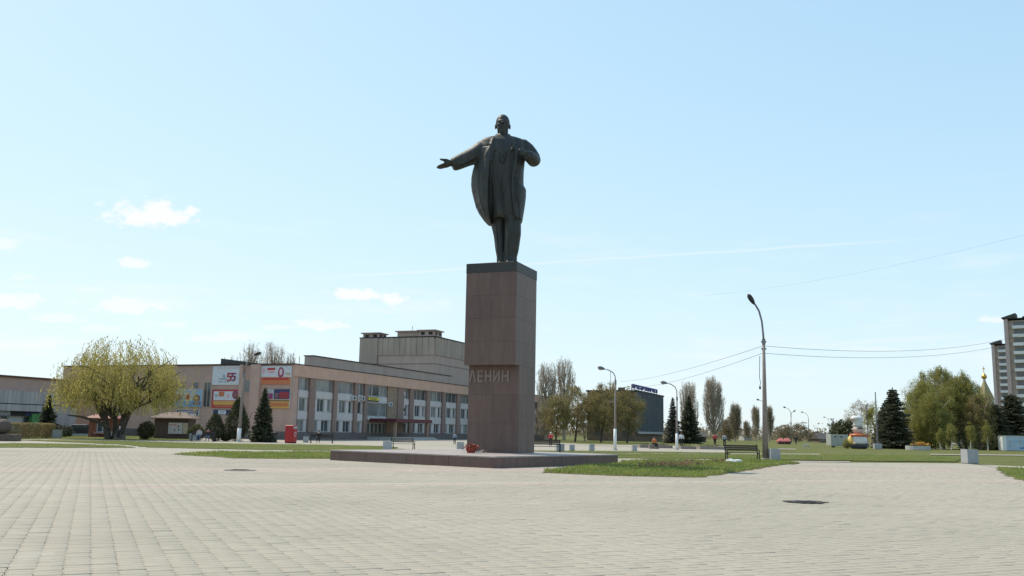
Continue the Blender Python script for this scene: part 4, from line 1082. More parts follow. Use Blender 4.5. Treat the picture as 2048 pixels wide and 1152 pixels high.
# benches
def make_bench(label, loc, rz, w=2.15, sc=1.0, dark=True):
    t = thing('park_bench', label, 'bench', loc, rz, 'park benches'); m_ = M_WOOD if dark else mat('bench_grey', (.16, .15, .14), .7, .2, 4)
    for k in range(3):
        g = MB(); z = .56 + k * .125; y = .24 + k * .035; g.box(-w / 2, w / 2, y, y + .035, z, z + .105, .006); obj('back_slat', g, m_, t)
    for k in range(4):
        g = MB(); g.box(-w / 2, w / 2, -.24 + k * .115, -.14 + k * .115, .42, .455, .006); obj('seat_slat', g, m_, t)
    for x in (-w / 2 + .06, w / 2 - .06):
        g = MB(); g.tube([(x, -.24, 0), (x, -.2, .2), (x, -.22, .415)], [.045, .035, .035], 6); g.tube([(x, .30, 0), (x, .22, .22), (x, .23, .42), (x, .38, .95)], [.045, .035, .035, .03], 6)
        g.tube([(x, -.24, .40), (x, .24, .40)], .03, 6); g.tube([(x, -.22, .42), (x, -.24, .62), (x, .27, .64)], .028, 6); obj('leg', g, M_IRON, t)
    if sc != 1: t.scale = (sc, sc, sc)
    return t
def bp(u, v): return gp(u, v)
make_bench('dark slatted bench beside the tall concrete lamp and grey bin', bp(1485, 919.5), .02)
make_bench('empty spindly bench on the paving beyond the platform, near the hall steps', bp(806, 898), PI - .2, 2.0, .92, False)
make_bench('dark bench partly hidden behind the pedestal', bp(1091, 904.5), .05, 2.3)
make_bench('bench beside the bushy conifers carrying two seated people', bp(405, 883), .1, 2.2)
make_bench('bench next to the red drinks cabinet carrying one seated person', bp(530, 884.2), .1, 2.2)
make_bench('bench before the hall windows carrying one seated person', bp(643, 886.5), .1, 2.2)
make_bench('end-on bench behind the bin at the plaza corner', bp(1938, 923.5), 1.35, 1.7)

# concrete bins
def make_bin(label, u, v, w, h_, rz=0.1):
    p = gp(u, v); t = thing('litter_bin', label, 'litter bin', p, rz, 'concrete litter bins'); a = w / 2
    g = MB()
    def rg(x, z): return [(-x, -x, z), (x, -x, z), (x, x, z), (-x, x, z)]
    g.loft([rg(a * .90, 0), rg(a * .92, .03), rg(a, .06), rg(a, h_ - .02), rg(a * .97, h_), rg(a * .80, h_), rg(a * .78, h_ - .25)], True); obj('shell', g, M_BIN, t)
    g = MB(); g.loft([rg(a * .74, h_ - .24), rg(a * .76, h_ - .04)]); obj('liner', g, M_IRON, t)
    return t
make_bin('grey concrete bin right beside the tall concrete lamp', 1548, 920.5, .62, .72)
make_bin('large grey concrete bin with a bench end behind it at the plaza corner', 1940, 927.5, .74, .9)
make_bin('grey bin at the end of the spindly bench beyond the platform', 774.5, 900.5, .62, .64)
make_bin('grey bin close to the flower basket and the pedestal', 920.5, 900.5, .56, .62)
make_bin('wide grey bin standing right of the bench behind the pedestal', 1120, 903, .62, .60)
make_bin('smaller grey bin second from the bench behind the pedestal', 1143.5, 902, .42, .50)
make_bin('grey bin on the light paving near the lamp with white foot', 1183, 902, .44, .56)
make_bin('grey bin beyond the lamp with white foot, by the flower kerb', 1268.5, 902, .42, .50)
make_bin('grey bin before the young spruce by the hedge', 113.5, 876.5, .72, .82)
make_bin('grey bin under the willow tree', 217.5, 877.5, .70, .72)
make_bin('grey bin beside the bench with two seated people', 386.5, 881, .66, .68)
make_bin('grey bin left of the bench near the red drinks cabinet', 513, 883.5, .55, .62)
make_bin('grey bin between the red drinks cabinet and the hall-front bench', 611.5, 885, .5, .60)

# red drinks cabinet
p = gp(581, 886.5); vm = thing('drinks_cabinet', 'bright red drinks cabinet standing at the hall corner', 'vending machine', p, -.35)
g = MB(); g.box(-.44, .44, -.36, .36, .08, 1.68, .03); obj('body', g, M_RED, vm)
g = MB(); g.box(-.40, .40, -.33, .33, 0, .078); obj('foot', g, M_DARK, vm)
g = MB(); g.box(-.36, .36, -.385, -.362, .45, 1.3); obj('door_panel', g, M_RED, vm)
g = MB(); g.box(.362 + .08, .362 + .09, -.30, .30, 1.36, 1.58); obj('header', g, PM('grey'), vm)
g = MB()
for k in range(14):
    a = k / 13 * 1.6 * PI; b_ = (k + 1) / 13 * 1.6 * PI
    g.tube([(.46, .02 + .16 * math.cos(a) * (1 - k * .03), .85 + .2 * math.sin(a)), (.46, .02 + .16 * math.cos(b_) * (1 - k * .03), .85 + .2 * math.sin(b_))], .025, 5)
obj('emblem', g, M_WHITEP, vm)

# stone ball on a block
M_BALL = mat('weathered_stone', (.10, .078, .06), .8, .2, 4, .2)
p = gp(8, 882); sb_ = thing('stone_ball', 'dark stone ball on a square block by the hedge', 'bollard', p, .2)
g = MB(); g.box(-1.05, 1.0, -.9, .9, 0, .55, .03); obj('block', g, M_BALL, sb_)
g = MB(); g.ell((-.2, 0, 1.12), (.62, .62, .60), 24, 16); obj('ball', g, M_BALL, sb_, smooth=True)

# flower basket by the pedestal
p = gp(942, 906, PH); fl = thing('flower_basket', 'basket of red flowers laid at the foot of the pedestal', 'flower basket', (p.x, p.y, PH), .1); fl.scale = (.85, .85, .8)
g = MB(); g.lathe([(.20, 0), (.28, .22), (.30, .24), (.26, .24)], n=12); obj('basket', g, mat('wicker', (.26, .05, .03), .8, .3, 12), fl)
rngf = np.random.default_rng(4)
C = rngf.normal(size=(420, 3)) * [.17, .13, .08] + [0, 0, .33]; leaves('flowers', C, .08, .07, leaf_mat('red_petal', [(.30, .02, .025), (.40, .05, .04), (.42, .18, .13)], .2), fl, rngf)
C = rngf.normal(size=(200, 3)) * [.22, .15, .10] + [.05, 0, .30]; leaves('greens', C, .12, .04, M_THUJA, fl, rngf)
p = gp(957, 906, PH); g = MB(); g.box(-.16, .16, -.05, .05, 0, .05); wr = tag(obj('ribbon_bunch', g, M_WHITEP, None, (p.x, p.y, PH), .5), 'pale wrapped bouquet lying beside the red flower basket', 'bouquet')
C = rngf.normal(size=(60, 3)) * [.1, .05, .03] + [.14, 0, .07]; leaves('flowers', C, .07, .05, leaf_mat('pale_petal', [(.5, .4, .35), (.6, .5, .4)], .2), wr, rngf)

# sunken manholes and scraps
def ragged_disc(label, u, v, r, name, cat, material, rough=.25):
    p = gp(u, v); rr = random.Random(int(u)); n_ = 28; base = plaza
    ring = [(r * (1 + rr.uniform(-rough, rough)) * math.cos(2 * PI * k / n_), r * .8 * (1 + rr.uniform(-rough, rough)) * math.sin(2 * PI * k / n_)) for k in range(n_)]
    t = thing(name, label, cat, (p.x, p.y, .0))
    g = MB(); g.loft([[(x, y, .031) for x, y in ring], [(x * .93, y * .93, .047) for x, y in ring], [(x * .80, y * .80, .045) for x, y in ring], [(x * .72, y * .72, .030) for x, y in ring]], True); obj('rim', g, material, t)
    g = MB(); g.lathe([(r * .70, .028), (r * .70, .036), (r * .62, .038)], n=24); c = obj('lid', g, M_IRON, t)
    for k in range(5): g = MB(); g.box(-r * .45, r * .45, -r * .42 + k * r * .2, -r * .36 + k * r * .2, .038, .046); obj('lid_rib', g, M_IRON, c)
ragged_disc('broken dark manhole in the open paving', 1611, 1007, .46, 'manhole', 'manhole', mat('wet_asphalt', (.05, .045, .042), .9, .3, 6, .3))
ragged_disc('flat worn manhole in the paving before the left lawn', 479, 942, .55, 'manhole', 'manhole', mat('worn_concrete', (.24, .22, .19), .9, .2, 6, .3), .08)
p = gp(1465, 928); g = MB(); rr = random.Random(4)
for k in range(5): g.ell((rr.uniform(-.3, .35), rr.uniform(-.2, .2), .08 + rr.uniform(0, .1)), (.18 + rr.uniform(0, .1), .12, .08 + rr.uniform(0, .05)), 8, 6)
tag(obj('plastic_bag', g, M_WHITEP, None, p), 'crumpled white plastic bag on the near lawn', 'litter')

# ------------------------------------------------------------------ kiosks, trailer, chef and other things on the square
def kiosk(label, u0, u1, vb, hgt, wallm, roofm, rz=0.0, depth=2.6, over=.45):
    a = gp(u0, vb); b = at(u1, horizon(u1), a.y); w = b.x - a.x
    t = thing('kiosk', label, 'kiosk', ((a.x + b.x) / 2, a.y, 0), rz)
    g = MB(); g.box(-w / 2, w / 2, 0, depth, 0, hgt); obj('wall', g, wallm, t)
    n_ = max(4, int(w / .5))
    for i in range(n_):
        g = MB(); g.box(-w / 2 + w * i / n_ + .015, -w / 2 + w * (i + 1) / n_ - .015, -.03, -.002, .05, hgt - .02); obj('plank', g, wallm, t)
    g = MB(); o = over
    g.add([(-w / 2 - o, -o, hgt), (w / 2 + o, -o, hgt), (w / 2 + o, depth + o, hgt), (-w / 2 - o, depth + o, hgt), (-w / 2 + .8, depth / 2, hgt + .75), (w / 2 - .8, depth / 2, hgt + .75),
           (-w / 2 - o, -o, hgt + .12), (w / 2 + o, -o, hgt + .12), (w / 2 + o, depth + o, hgt + .12), (-w / 2 - o, depth + o, hgt + .12)],
          [(3, 2, 1, 0), (0, 1, 7, 6), (1, 2, 8, 7), (2, 3, 9, 8), (3, 0, 6, 9), (6, 7, 5, 4), (8, 9, 4, 5), (7, 8, 5), (9, 6, 4)]); obj('roof', g, roofm, t)
    return t, w
M_KIOSK = mat('kiosk_wood', (.085, .055, .042), .8, .2, 3, .2, stretch=(1, 1, .2)); M_KROOF = mat('kiosk_roof', (.20, .14, .11), .8, .2, 2)
M_KRED = mat('kiosk_brick', (.24, .085, .05), .8, .15, 2)
t, w = kiosk('brown wooden kiosk with a white notice board, between willow and hall', 307, 377, 877, 2.15, M_KIOSK, M_KROOF, .05)
g = MB(); g.box(w / 2 - 2.15, w / 2 - .65, -.09, -.035, .55, 1.75); nb = obj('notice_board', g, M_WHITE, t)
for (x, z, sx, sz, c) in ((-1.9, 1.5, .3, .1, 'red'), (-1.5, 1.5, .22, .12, 'red'), (-1.1, 1.35, .16, .22, 'deepred'), (-1.9, 1.05, .12, .3, 'grey'), (-1.0, 1.0, .14, .16, 'black'), (-1.45, .95, .12, .25, 'brown')):
    g = MB(); g.box(w / 2 + x - sx / 2, w / 2 + x + sx / 2, -.096, -.0905, z - sz / 2, z + sz / 2); obj('print', g, PM(c), nb)
g = MB(); g.box(w / 2 - .6, w / 2 - .08, -.085, -.035, .55, 1.75); obj('side_poster', g, PM('beige'), t)
t, w = kiosk('red brick kiosk with dark serving window under the willow', 176, 224, 874, 2.0, M_KRED, mat('pink_awning', (.30, .13, .10), .7, .1, 2), .02)
window(t, 'x', -w / 2 + .95, w / 2 - .3, .55, 1.75, -.12, 2)
g = MB(); g.box(-w / 2 + .8, w / 2 - .2, -.45, -.05, .42, .5); obj('counter', g, PM('pink'), t)

# service trailer
p = gp(1680, 895.2); tr = thing('service_trailer', 'grey box trailer with two small dark vents beside the inflatable chef', 'trailer', p, .0)
w = at(1697, 876, p.y).x - at(1662, 876, p.y).x
g = MB(); g.box(-w / 2, w / 2, 0, 2.2, .25, 1.95, .04); obj('body', g, mat('trailer_grey', (.34, .35, .32), .6, .08, 1.5), tr)
for x in (-.62, .22):
    g = MB(); g.ell((x, -.0, 1.62), (.2, .03, .09), 10, 6); obj('vent', g, M_DARK, tr)
g = MB(); g.box(w / 2 - .85, w / 2 - .1, -.02, -.002, .35, 1.85); obj('door', g, M_CONC2, tr)
for x in (-w / 2 + .4, w / 2 - .5):
    g = MB(); g.tube([(x, .1, .27), (x, .32, .27)], .27, 14); wh = obj('wheel', g, M_IRON, tr); g = MB(); g.tube([(x, .08, .27), (x, .11, .27)], .12, 10); obj('hub', g, M_STEEL, wh)

# inflatable chef
p = gp(1718, 897.5); cf = thing('inflatable_chef', 'big inflatable chef with white toque, moustache and yellow sleeves on the lawn', 'inflatable figure', p, .1)
k = p.y / FPX
M_CWHITE = mat('vinyl_white', (.66, .63, .62), .45, .06, 2); M_CY = mat('vinyl_yellow', (.66, .43, .12), .45, .08, 2); M_CO = mat('vinyl_orange', (.48, .12, .045), .45, .1, 3); M_CD = mat('vinyl_dark', (.045, .048, .06), .5, .1, 2); M_CF = mat('vinyl_skin', (.60, .46, .40), .5, .06, 2)
def cz(v): return (897.5 - v) * k
g = MB(); g.lathe([(13 * k, 0), (16 * k, cz(896)), (16.5 * k, cz(890)), (15.5 * k, cz(886.5))], n=20); obj('trousers', g, M_CD, cf, smooth=True)
g = MB(); g.lathe([(15.8 * k, cz(888.5)), (16.5 * k, cz(884)), (16 * k, cz(876)), (14 * k, cz(871.5)), (9 * k, cz(868))], n=20); obj('torso', g, M_CWHITE, cf, smooth=True)
g = MB(); g.lathe([(14.5 * k, cz(874)), (17.5 * k, cz(873)), (17.8 * k, cz(871)), (15 * k, cz(868.6)), (9.5 * k, cz(867.8))], n=20); obj('scarf', g, M_CO, cf, smooth=True)
g = MB(); g.tube([(-18 * k, -.3, cz(871.5)), (0, -1.15, cz(871.2)), (18 * k, -.3, cz(871.5))], 2.0 * k, 8); obj('scarf_knot', g, M_CO, cf, smooth=True)
for s_ in (-1, 1):
    g = MB(); g.tube([(s_ * 14 * k, 0, cz(873)), (s_ * 18 * k, -.15, cz(878)), (s_ * 18.5 * k, -.4, cz(884)), (s_ * 16 * k, -.7, cz(887))], [3.5 * k, 5.2 * k, 4.8 * k, 3 * k], 12); ar = obj('sleeve', g, M_CY, cf, smooth=True)
    g = MB(); g.ell((s_ * 14.5 * k, -.85, cz(887)), (3.0 * k, 2.6 * k, 2.6 * k), 12, 8); obj('hand', g, M_CF, ar, smooth=True)
g = MB(); g.ell((0, 0, cz(860.5)), (10.5 * k, 9.8 * k, 9.5 * k), 18, 12); hd = obj('head', g, M_CF, cf, smooth=True)
g = MB(); g.tube([(-6 * k, -9.0 * k, cz(858.5)), (-3 * k, -9.9 * k, cz(857)), (0, -10.2 * k, cz(857.8)), (3 * k, -9.9 * k, cz(857)), (6 * k, -9.0 * k, cz(858.5))], [.02, .10, .09, .10, .02], 8); obj('moustache', g, M_CD, hd, smooth=True)
for s_ in (-1, 1): g = MB(); g.ell((s_ * 10.6 * k, 0, cz(860)), (2 * k, 2 * k, 3 * k), 8, 6); obj('ear', g, M_CF, hd, smooth=True)
g = MB(); g.lathe([(9 * k, cz(855)), (9.2 * k, cz(850)), (8.8 * k, cz(844)), (10 * k, cz(841))], n=18); obj('hat_band', g, M_CWHITE, cf, smooth=True)
g = MB(); g.ell((-2.5 * k, 0, cz(838.5)), (12 * k, 10.5 * k, 5.8 * k), 18, 12); obj('hat_crown', g, M_CWHITE, cf, smooth=True)

# flower bed with topiary figure
p = gp(1836, 900); fb_ = thing('flower_bed', 'round stone flower bed with a mound of yellow and orange blooms', 'flower bed', p, 0)
k = p.y / FPX
g = MB(); g.lathe([(23 * k, 0), (23 * k, 8 * k), (20 * k, 8 * k), (20 * k, 5 * k)], n=24); obj('kerb', g, M_CONC2, fb_)
rngf = np.random.default_rng(11)
C = rngf.normal(size=(900, 3)) * [6.0 * k, 3 * k, 2.0 * k] + [6 * k, 0, 10 * k]; C[:, 2] = np.clip(C[:, 2], 4 * k, 17 * k)
leaves('blooms', C, .22, .2, leaf_mat('yellow_bloom', [(.6, .38, .04), (.7, .45, .08), (.5, .16, .05), (.25, .12, .05)], .2), fb_, rngf)
C = rngf.normal(size=(700, 3)) * [8 * k, 4 * k, 1.4 * k] + [2 * k, 0, 8 * k]; leaves('greens', C, .25, .1, M_BUSH, fb_, rngf)

# white display box at the right
p = gp(2006, 901.5); bx_ = thing('display_box', 'white display box with blue printed front by the dark conifers', 'billboard', p, -.12)
k = p.y / FPX
g = MB(); g.box(0, 70 * k, 0, 1.6, .05, 30 * k); obj('body', g, M_WHITEP, bx_)
g = MB(); g.box(8 * k, 69 * k, -.05, -.002, 1.2 * k, 28.5 * k); fc = obj('front', g, mat('print_paleblue', (.42, .50, .60), .6, .15, 1.5), bx_)
for i in range(9):
    g = MB(); g.box((12 + i * 6) * k, (16 + i * 6) * k, -.065, -.052, 15 * k, 21 * k); obj('print', g, PM('lightblue' if i % 3 else 'grey'), fc)
g = MB(); g.box(32 * k, 62 * k, -.068, -.066, 4 * k, 8 * k); obj('print', g, PM('blue'), fc)
g = MB(); g.box(-.1, 71 * k, -.15, 1.7, 30 * k, 31.2 * k); obj('roof', g, M_DARK, bx_)

# market tents far away
for (u, lab) in ((1561, 'red market tent beside the tall concrete lamp'), (1573.5, 'second red market tent next to the first, farther from the lamp')):
    b = at(u, horizon(u), 185); t = thing('market_tent', lab, 'tent', (b.x, b.y, 0), 0, 'red market tents')
    w = 1.25; zt_ = at(u, 876, 185).z
    g = MB(); g.add([(-w / 2, -.6, zt_ - .55), (w / 2, -.6, zt_ - .55), (w / 2, .6, zt_ - .55), (-w / 2, .6, zt_ - .55), (-w / 2 + .3, 0, zt_), (w / 2 - .3, 0, zt_), (-w / 2, -.6, zt_ - .8), (w / 2, -.6, zt_ - .8), (w / 2, .6, zt_ - .8), (-w / 2, .6, zt_ - .8)],
                    [(0, 1, 5, 4), (2, 3, 4, 5), (1, 2, 5), (3, 0, 4), (6, 7, 1, 0), (7, 8, 2, 1), (8, 9, 3, 2), (9, 6, 0, 3)]); obj('canopy', g, mat('tent_red', (.58, .17, .15), .7, .1, 2), t)
    for x in (-w / 2 + .05, w / 2 - .05):
        for y in (-.55, .55): g = MB(); g.tube([(x, y, 0), (x, y, zt_ - .56)], .03, 6); obj('post', g, M_STEEL, t)
    g = MB(); g.box(-w / 2, w / 2, -.5, -.1, 0, .6); obj('counter', g, M_MAROON, t)

# raised flower kerbs beyond the lawn
def kerb(label, u0, u1, v, hgt=.30, dep=3.0):
    a = gp(u0, v); b = at(u1, horizon(u1), a.y); w = b.x - a.x; t = thing('planter', label, 'planter', a, 0, 'long stone planters')
    g = MB(); g.box(0, w, 0, .25, 0, hgt); g.box(0, w, dep - .25, dep, 0, hgt); g.box(0, .25, .25, dep - .25, 0, hgt); g.box(w - .25, w, .25, dep - .25, 0, hgt); obj('kerb', g, M_CONC3, t)
    g = MB(); g.box(.25, w - .25, .25, dep - .25, 0, hgt - .08); obj('soil', g, mat('soil', (.10, .08, .06), .95, .25, 4), t)
    r_ = np.random.default_rng(int(u0)); n_ = int(w * 40); C = np.stack([r_.uniform(.3, w - .3, n_), r_.uniform(.3, dep - .3, n_), r_.uniform(hgt - .05, hgt + .2, n_)], 1)
    leaves('plants', C, .18, .08, M_BUSH, t, r_)
kerb('long low stone planter near the small brown house', 1400, 1450, 898.5)
kerb('long low stone planter before the dark spruces', 1362, 1392, 898, .3)
kerb('low stone planter facing the dark office block', 1280, 1345, 895.5, .32)

# white goal-like frame
p = gp(1612, 898); t = thing('bike_rack', 'small pale metal hoop rack on the far lawn', 'rack', p); k = p.y / FPX
g = MB(); g.tube([(-6 * k, 0, 0), (-6 * k, 0, 7.5 * k), (6 * k, 0, 7.5 * k), (6 * k, 0, 0)], .06, 6); obj('hoop', g, M_BIN, t)
g = MB(); g.box(-6 * k, 6 * k, -.05, .05, 5.2 * k, 7.2 * k); obj('plate', g, M_BIN, t)

# parked car behind the low wall
def car(label, u, v, Y, rz, paint):
    b = at(u, horizon(u), Y); t = thing('parked_car', label, 'car', (b.x, Y, 0), rz)
    prof = [(-2.1, .35), (-2.15, .62), (-2.0, .82), (-1.2, .92), (-.75, 1.36), (.75, 1.40), (1.35, .95), (2.0, .86), (2.12, .60), (2.08, .35)]
    def sec(y, sx, sz): return [(x * sx, y, z if z < .9 else .9 + (z - .9) * sz) for x, z in prof]
    g = MB(); g.loft([sec(-.82, .97, .86), sec(-.70, 1, .98), sec(.70, 1, .98), sec(.82, .97, .86)]); obj('body', g, paint, t)
    for y in (-.835, .835):
        g = MB(); s = 1 if y > 0 else -1
        pts = [(-1.05, .93), (-.68, 1.25), (.66, 1.28), (1.12, .95)]; g.add([(x, y - s * .01, z) for x, z in pts] + [(x, y + s * .006 - s * .0, z) for x, z in pts], [(0, 1, 2, 3), (7, 6, 5, 4), (0, 4, 5, 1), (1, 5, 6, 2), (2, 6, 7, 3), (3, 7, 4, 0)]); obj('side_window', g, M_GLASS, t)
        for x in (-1.3, 1.3):
            g = MB(); g.tube([(x, y * 1.0 - s * .2, .32), (x, y * 1.02, .32)], .32, 16); wh = obj('wheel', g, M_IRON, t); g = MB(); g.tube([(x, y * 1.02, .32), (x, y * 1.035, .32)], .18, 12); obj('rim', g, M_STEEL, wh)
    for y in (-.6, .6):
        g = MB(); g.box(2.05, 2.14, y - .18, y + .18, .62, .74); obj('headlight', g, M_WHITEP, t)
    return t
car('dark car parked in front of the hall wing beside the brick kiosk', 163, 845, 104, .25, mat('car_black', (.03, .03, .033), .25, .05, 2, spec=.6))

# ------------------------------------------------------------------ people
def skin(name, V, Ed, R, material, parent, sub=1):
    me = bpy.data.meshes.new(name); me.from_pydata([tuple(v) for v in V], Ed, []); o = bpy.data.objects.new(name, me); COL.objects.link(o)
    md = o.modifiers.new('k', 'SKIN'); md.use_smooth_shade = True
    ly = me.skin_vertices[0].data if len(me.skin_vertices) else None
    if ly is None:
        bm = bmesh.new(); bm.from_mesh(me); bm.verts.layers.skin.verify(); bm.to_mesh(me); bm.free(); ly = me.skin_vertices[0].data
    for i, r in enumerate(R): ly[i].radius = (r, r) if not isinstance(r, tuple) else r; ly[i].use_root = (i == 0)
    o.modifiers.new('s', 'SUBSURF').levels = sub; o.modifiers['s'].render_levels = sub
    dg = bpy.context.evaluated_depsgraph_get(); nm = bpy.data.meshes.new_from_object(o.evaluated_get(dg)); o.modifiers.clear(); o.data = nm; nm.name = name
    nm.materials.clear(); nm.materials.append(material); nm.polygons.foreach_set('use_smooth', [True] * len(nm.polygons)); o.parent = parent
    return o
def person(label, loc, rz, pose, top, bottom, hair, group='people on the square', sc=1.0):
    t = thing('person', label, 'person', loc, rz, group)
    if pose == 'sit' and sc == 1.0: sc = .86; t.location.z += .05
    t.scale = (sc, sc, sc)
    if pose == 'stand': hip, kn, an, to = .92, ((-.11, -.03, .5), (.11, .02, .5)), ((-.12, 0, .09), (.13, .05, .09)), ((-.14, -.18, .04), (.15, -.13, .04))
    else: hip, kn, an, to = .56, ((-.12, -.46, .52), (.12, -.46, .52)), ((-.13, -.44, .1), (.13, -.40, .1)), ((-.15, -.62, .04), (.15, -.58, .04))
    z = hip; lean = -.03 if pose == 'stand' else -.06
    sh = z + .50; he = ((-.27, lean, z + .24), (.27, lean, z + .24))
    ha = ((-.25, -.10, z + .0), (.25, -.10, z + .0)) if pose == 'stand' else ((-.14, -.32, z + .06), (.14, -.30, z + .06))
    V = [(0, 0, z), (0, lean * .5, z + .25), (0, lean, sh), (0, lean - .01, sh + .10), (0, lean - .03, sh + .17), (0, lean - .03, sh + .27), (-.10, 0, z - .02), kn[0], an[0], to[0], (.10, 0, z - .02), kn[1], an[1], to[1],
         (-.19, lean, sh - .02), he[0], ha[0], (.19, lean, sh - .02), he[1], ha[1]]
    Ed = [(0, 1), (1, 2), (2, 3), (3, 4), (4, 5), (0, 6), (6, 7), (7, 8), (8, 9), (0, 10), (10, 11), (11, 12), (12, 13), (2, 14), (14, 15), (15, 16), (2, 17), (17, 18), (18, 19)]
    R = [.13, .12, .12, .055, .085, .08, .09, .06, .045, .04, .09, .06, .045, .04, .07, .045, .04, .07, .045, .04]
    skin('body', V, Ed, R, M_SKIN, t)
    VJ = [V[0], V[1], V[2], (0, lean - .01, sh + .06), V[14], V[15], tuple(Vector(V[15]).lerp(Vector(V[16]), .85)), V[17], V[18], tuple(Vector(V[18]).lerp(Vector(V[19]), .85))]
    skin('jacket', VJ, [(0, 1), (1, 2), (2, 3), (2, 4), (4, 5), (5, 6), (2, 7), (7, 8), (8, 9)], [.165, .155, .15, .08, .09, .065, .058, .09, .065, .058], top, t)
    VT = [(0, 0, z + .02), V[6], V[7], tuple(Vector(V[8]) + Vector((0, 0, .03))), V[10], V[11], tuple(Vector(V[12]) + Vector((0, 0, .03)))]
    skin('trousers', VT, [(0, 1), (1, 2), (2, 3), (0, 4), (4, 5), (5, 6)], [.15, .105, .078, .065, .105, .078, .065], bottom, t)
    g = MB(); g.ell((0, lean - .015, sh + .265), (.098, .112, .10), 12, 8); obj('hair', g, hair, t, smooth=True)
    for s_ in (-1, 1):
        x_, y_, z_ = V[9 if s_ < 0 else 13]; g = MB(); g.ell((x_, y_ + .06, .045), (.055, .14, .045), 10, 6); obj('shoe', g, M_IRON, t, smooth=True)
    return t
def cl(n_, c): return mat('cloth_' + n_, c, .85, .1, 4)
HB = mat('hair_dark', (.035, .025, .02), .7, .1, 5); HG = mat('hair_grey', (.35, .33, .31), .7, .1, 5)
def seat(u, v): q = gp(u, v); return Vector((q.x, q.y - .02, .0))
person('seated person in pale top on the bench by the bushy conifers', seat(398, 883), .1, 'sit', cl('pale', (.45, .43, .42)), cl('denim', (.06, .09, .18)), HB)
person('seated person in dark red top on the bench by the bushy conifers', seat(416, 883), .1, 'sit', cl('wine', (.26, .04, .05)), cl('skyblue', (.16, .24, .42)), HB)
person('seated person in pinkish top on the bench by the red drinks cabinet', seat(546, 884.2), .1, 'sit', cl('pinkish', (.42, .30, .29)), cl('black', (.02, .02, .022)), HG)
person('seated person in black on the bench before the hall windows', seat(637, 886.5), .1, 'sit', cl('black', (.02, .02, .022)), cl('black', (.02, .02, .022)), HB)
person('person in blue shirt walking before the hall near the pedestal', gp(909, 889), .4, 'stand', cl('blueshirt', (.22, .28, .40)), cl('navyt', (.03, .035, .05)), HB, sc=.72)
person('person in bright red jacket beyond the bench behind the pedestal', gp(1101, 893), .3, 'stand', cl('brightred', (.52, .04, .06)), cl('black', (.02, .02, .022)), mat('white_cap', (.7, .7, .68), .7, .05, 4), sc=.85)
person('person in red top near the small brown house', gp(1430, 892), .2, 'stand', cl('brightred', (.52, .04, .06)), cl('black', (.02, .02, .022)), HB)
person('person with white shirt beside the lamp before the dark spruces', gp(1363, 894), -.2, 'stand', cl('whiteshirt', (.62, .62, .62)), cl('black', (.02, .02, .022)), HB)
person('person in orange top among the planters facing the office block', gp(1308, 897.5), .5, 'sit', cl('orangetop', (.55, .16, .05)), cl('black', (.02, .02, .022)), HB)
person('person in dark clothes walking by the red market tents', gp(1592, 889), .1, 'stand', cl('charcoal', (.04, .042, .05)), cl('navyt', (.03, .035, .05)), HB)
person('person in pale jacket beside the planter near the far poplars', gp(1449, 894.5), .1, 'stand', cl('palejacket', (.38, .38, .39)), cl('charcoal', (.04, .042, .05)), HB)
person('person in dark jacket sitting under the willow tree', gp(238, 879.5), .1, 'sit', cl('charcoal', (.04, .042, .05)), cl('navyt', (.03, .035, .05)), mat('white_cap', (.7, .7, .68), .7, .05, 4))
g = MB(); g.box(-.45, .45, -.3, .3, 0, .46, .03); q = gp(238, 879.5); tag(obj('stone_stool', g, M_PLINTHW, None, (q.x, q.y + .12, 0)), 'dark square stone stool under the willow tree', 'stool')
q = gp(1308, 897.5); g = MB(); g.box(-.5, .5, -.3, .3, 0, .46, .03); tag(obj('stone_stool', g, M_CONC3, None, (q.x, q.y + .12, 0)), 'low square stone stool under the person in orange', 'stool')

# ------------------------------------------------------------------ trees
def add_branch(mb, p, d, length, r, rng, nseg=5, wob=.12, trop=.0, tip=.25, sides=5):
    pts = [Vector(p)]; d = Vector(d).normalized(); rad = [r]
    for i in range(nseg):
        d = (d + Vector(rng.normal(size=3)) * wob + Vector((0, 0, trop))).normalized()
        pts.append(pts[-1] + d * length / nseg); rad.append(r * (1 - (1 - tip) * (i + 1) / nseg))
    mb.tube(pts, rad, sides)
    return pts
def lerp_path(pts, f):
    x = f * (len(pts) - 1); i = min(int(x), len(pts) - 2); return pts[i].lerp(pts[i + 1], x - i)

def tree_root(name, label, u, vtop, Y, group, cat='tree'):
    b = at(u, horizon(u), Y); H = at(u, vtop, Y).z
    return thing(name, label, cat, (b.x, Y, 0), 0, group), H, Y / FPX

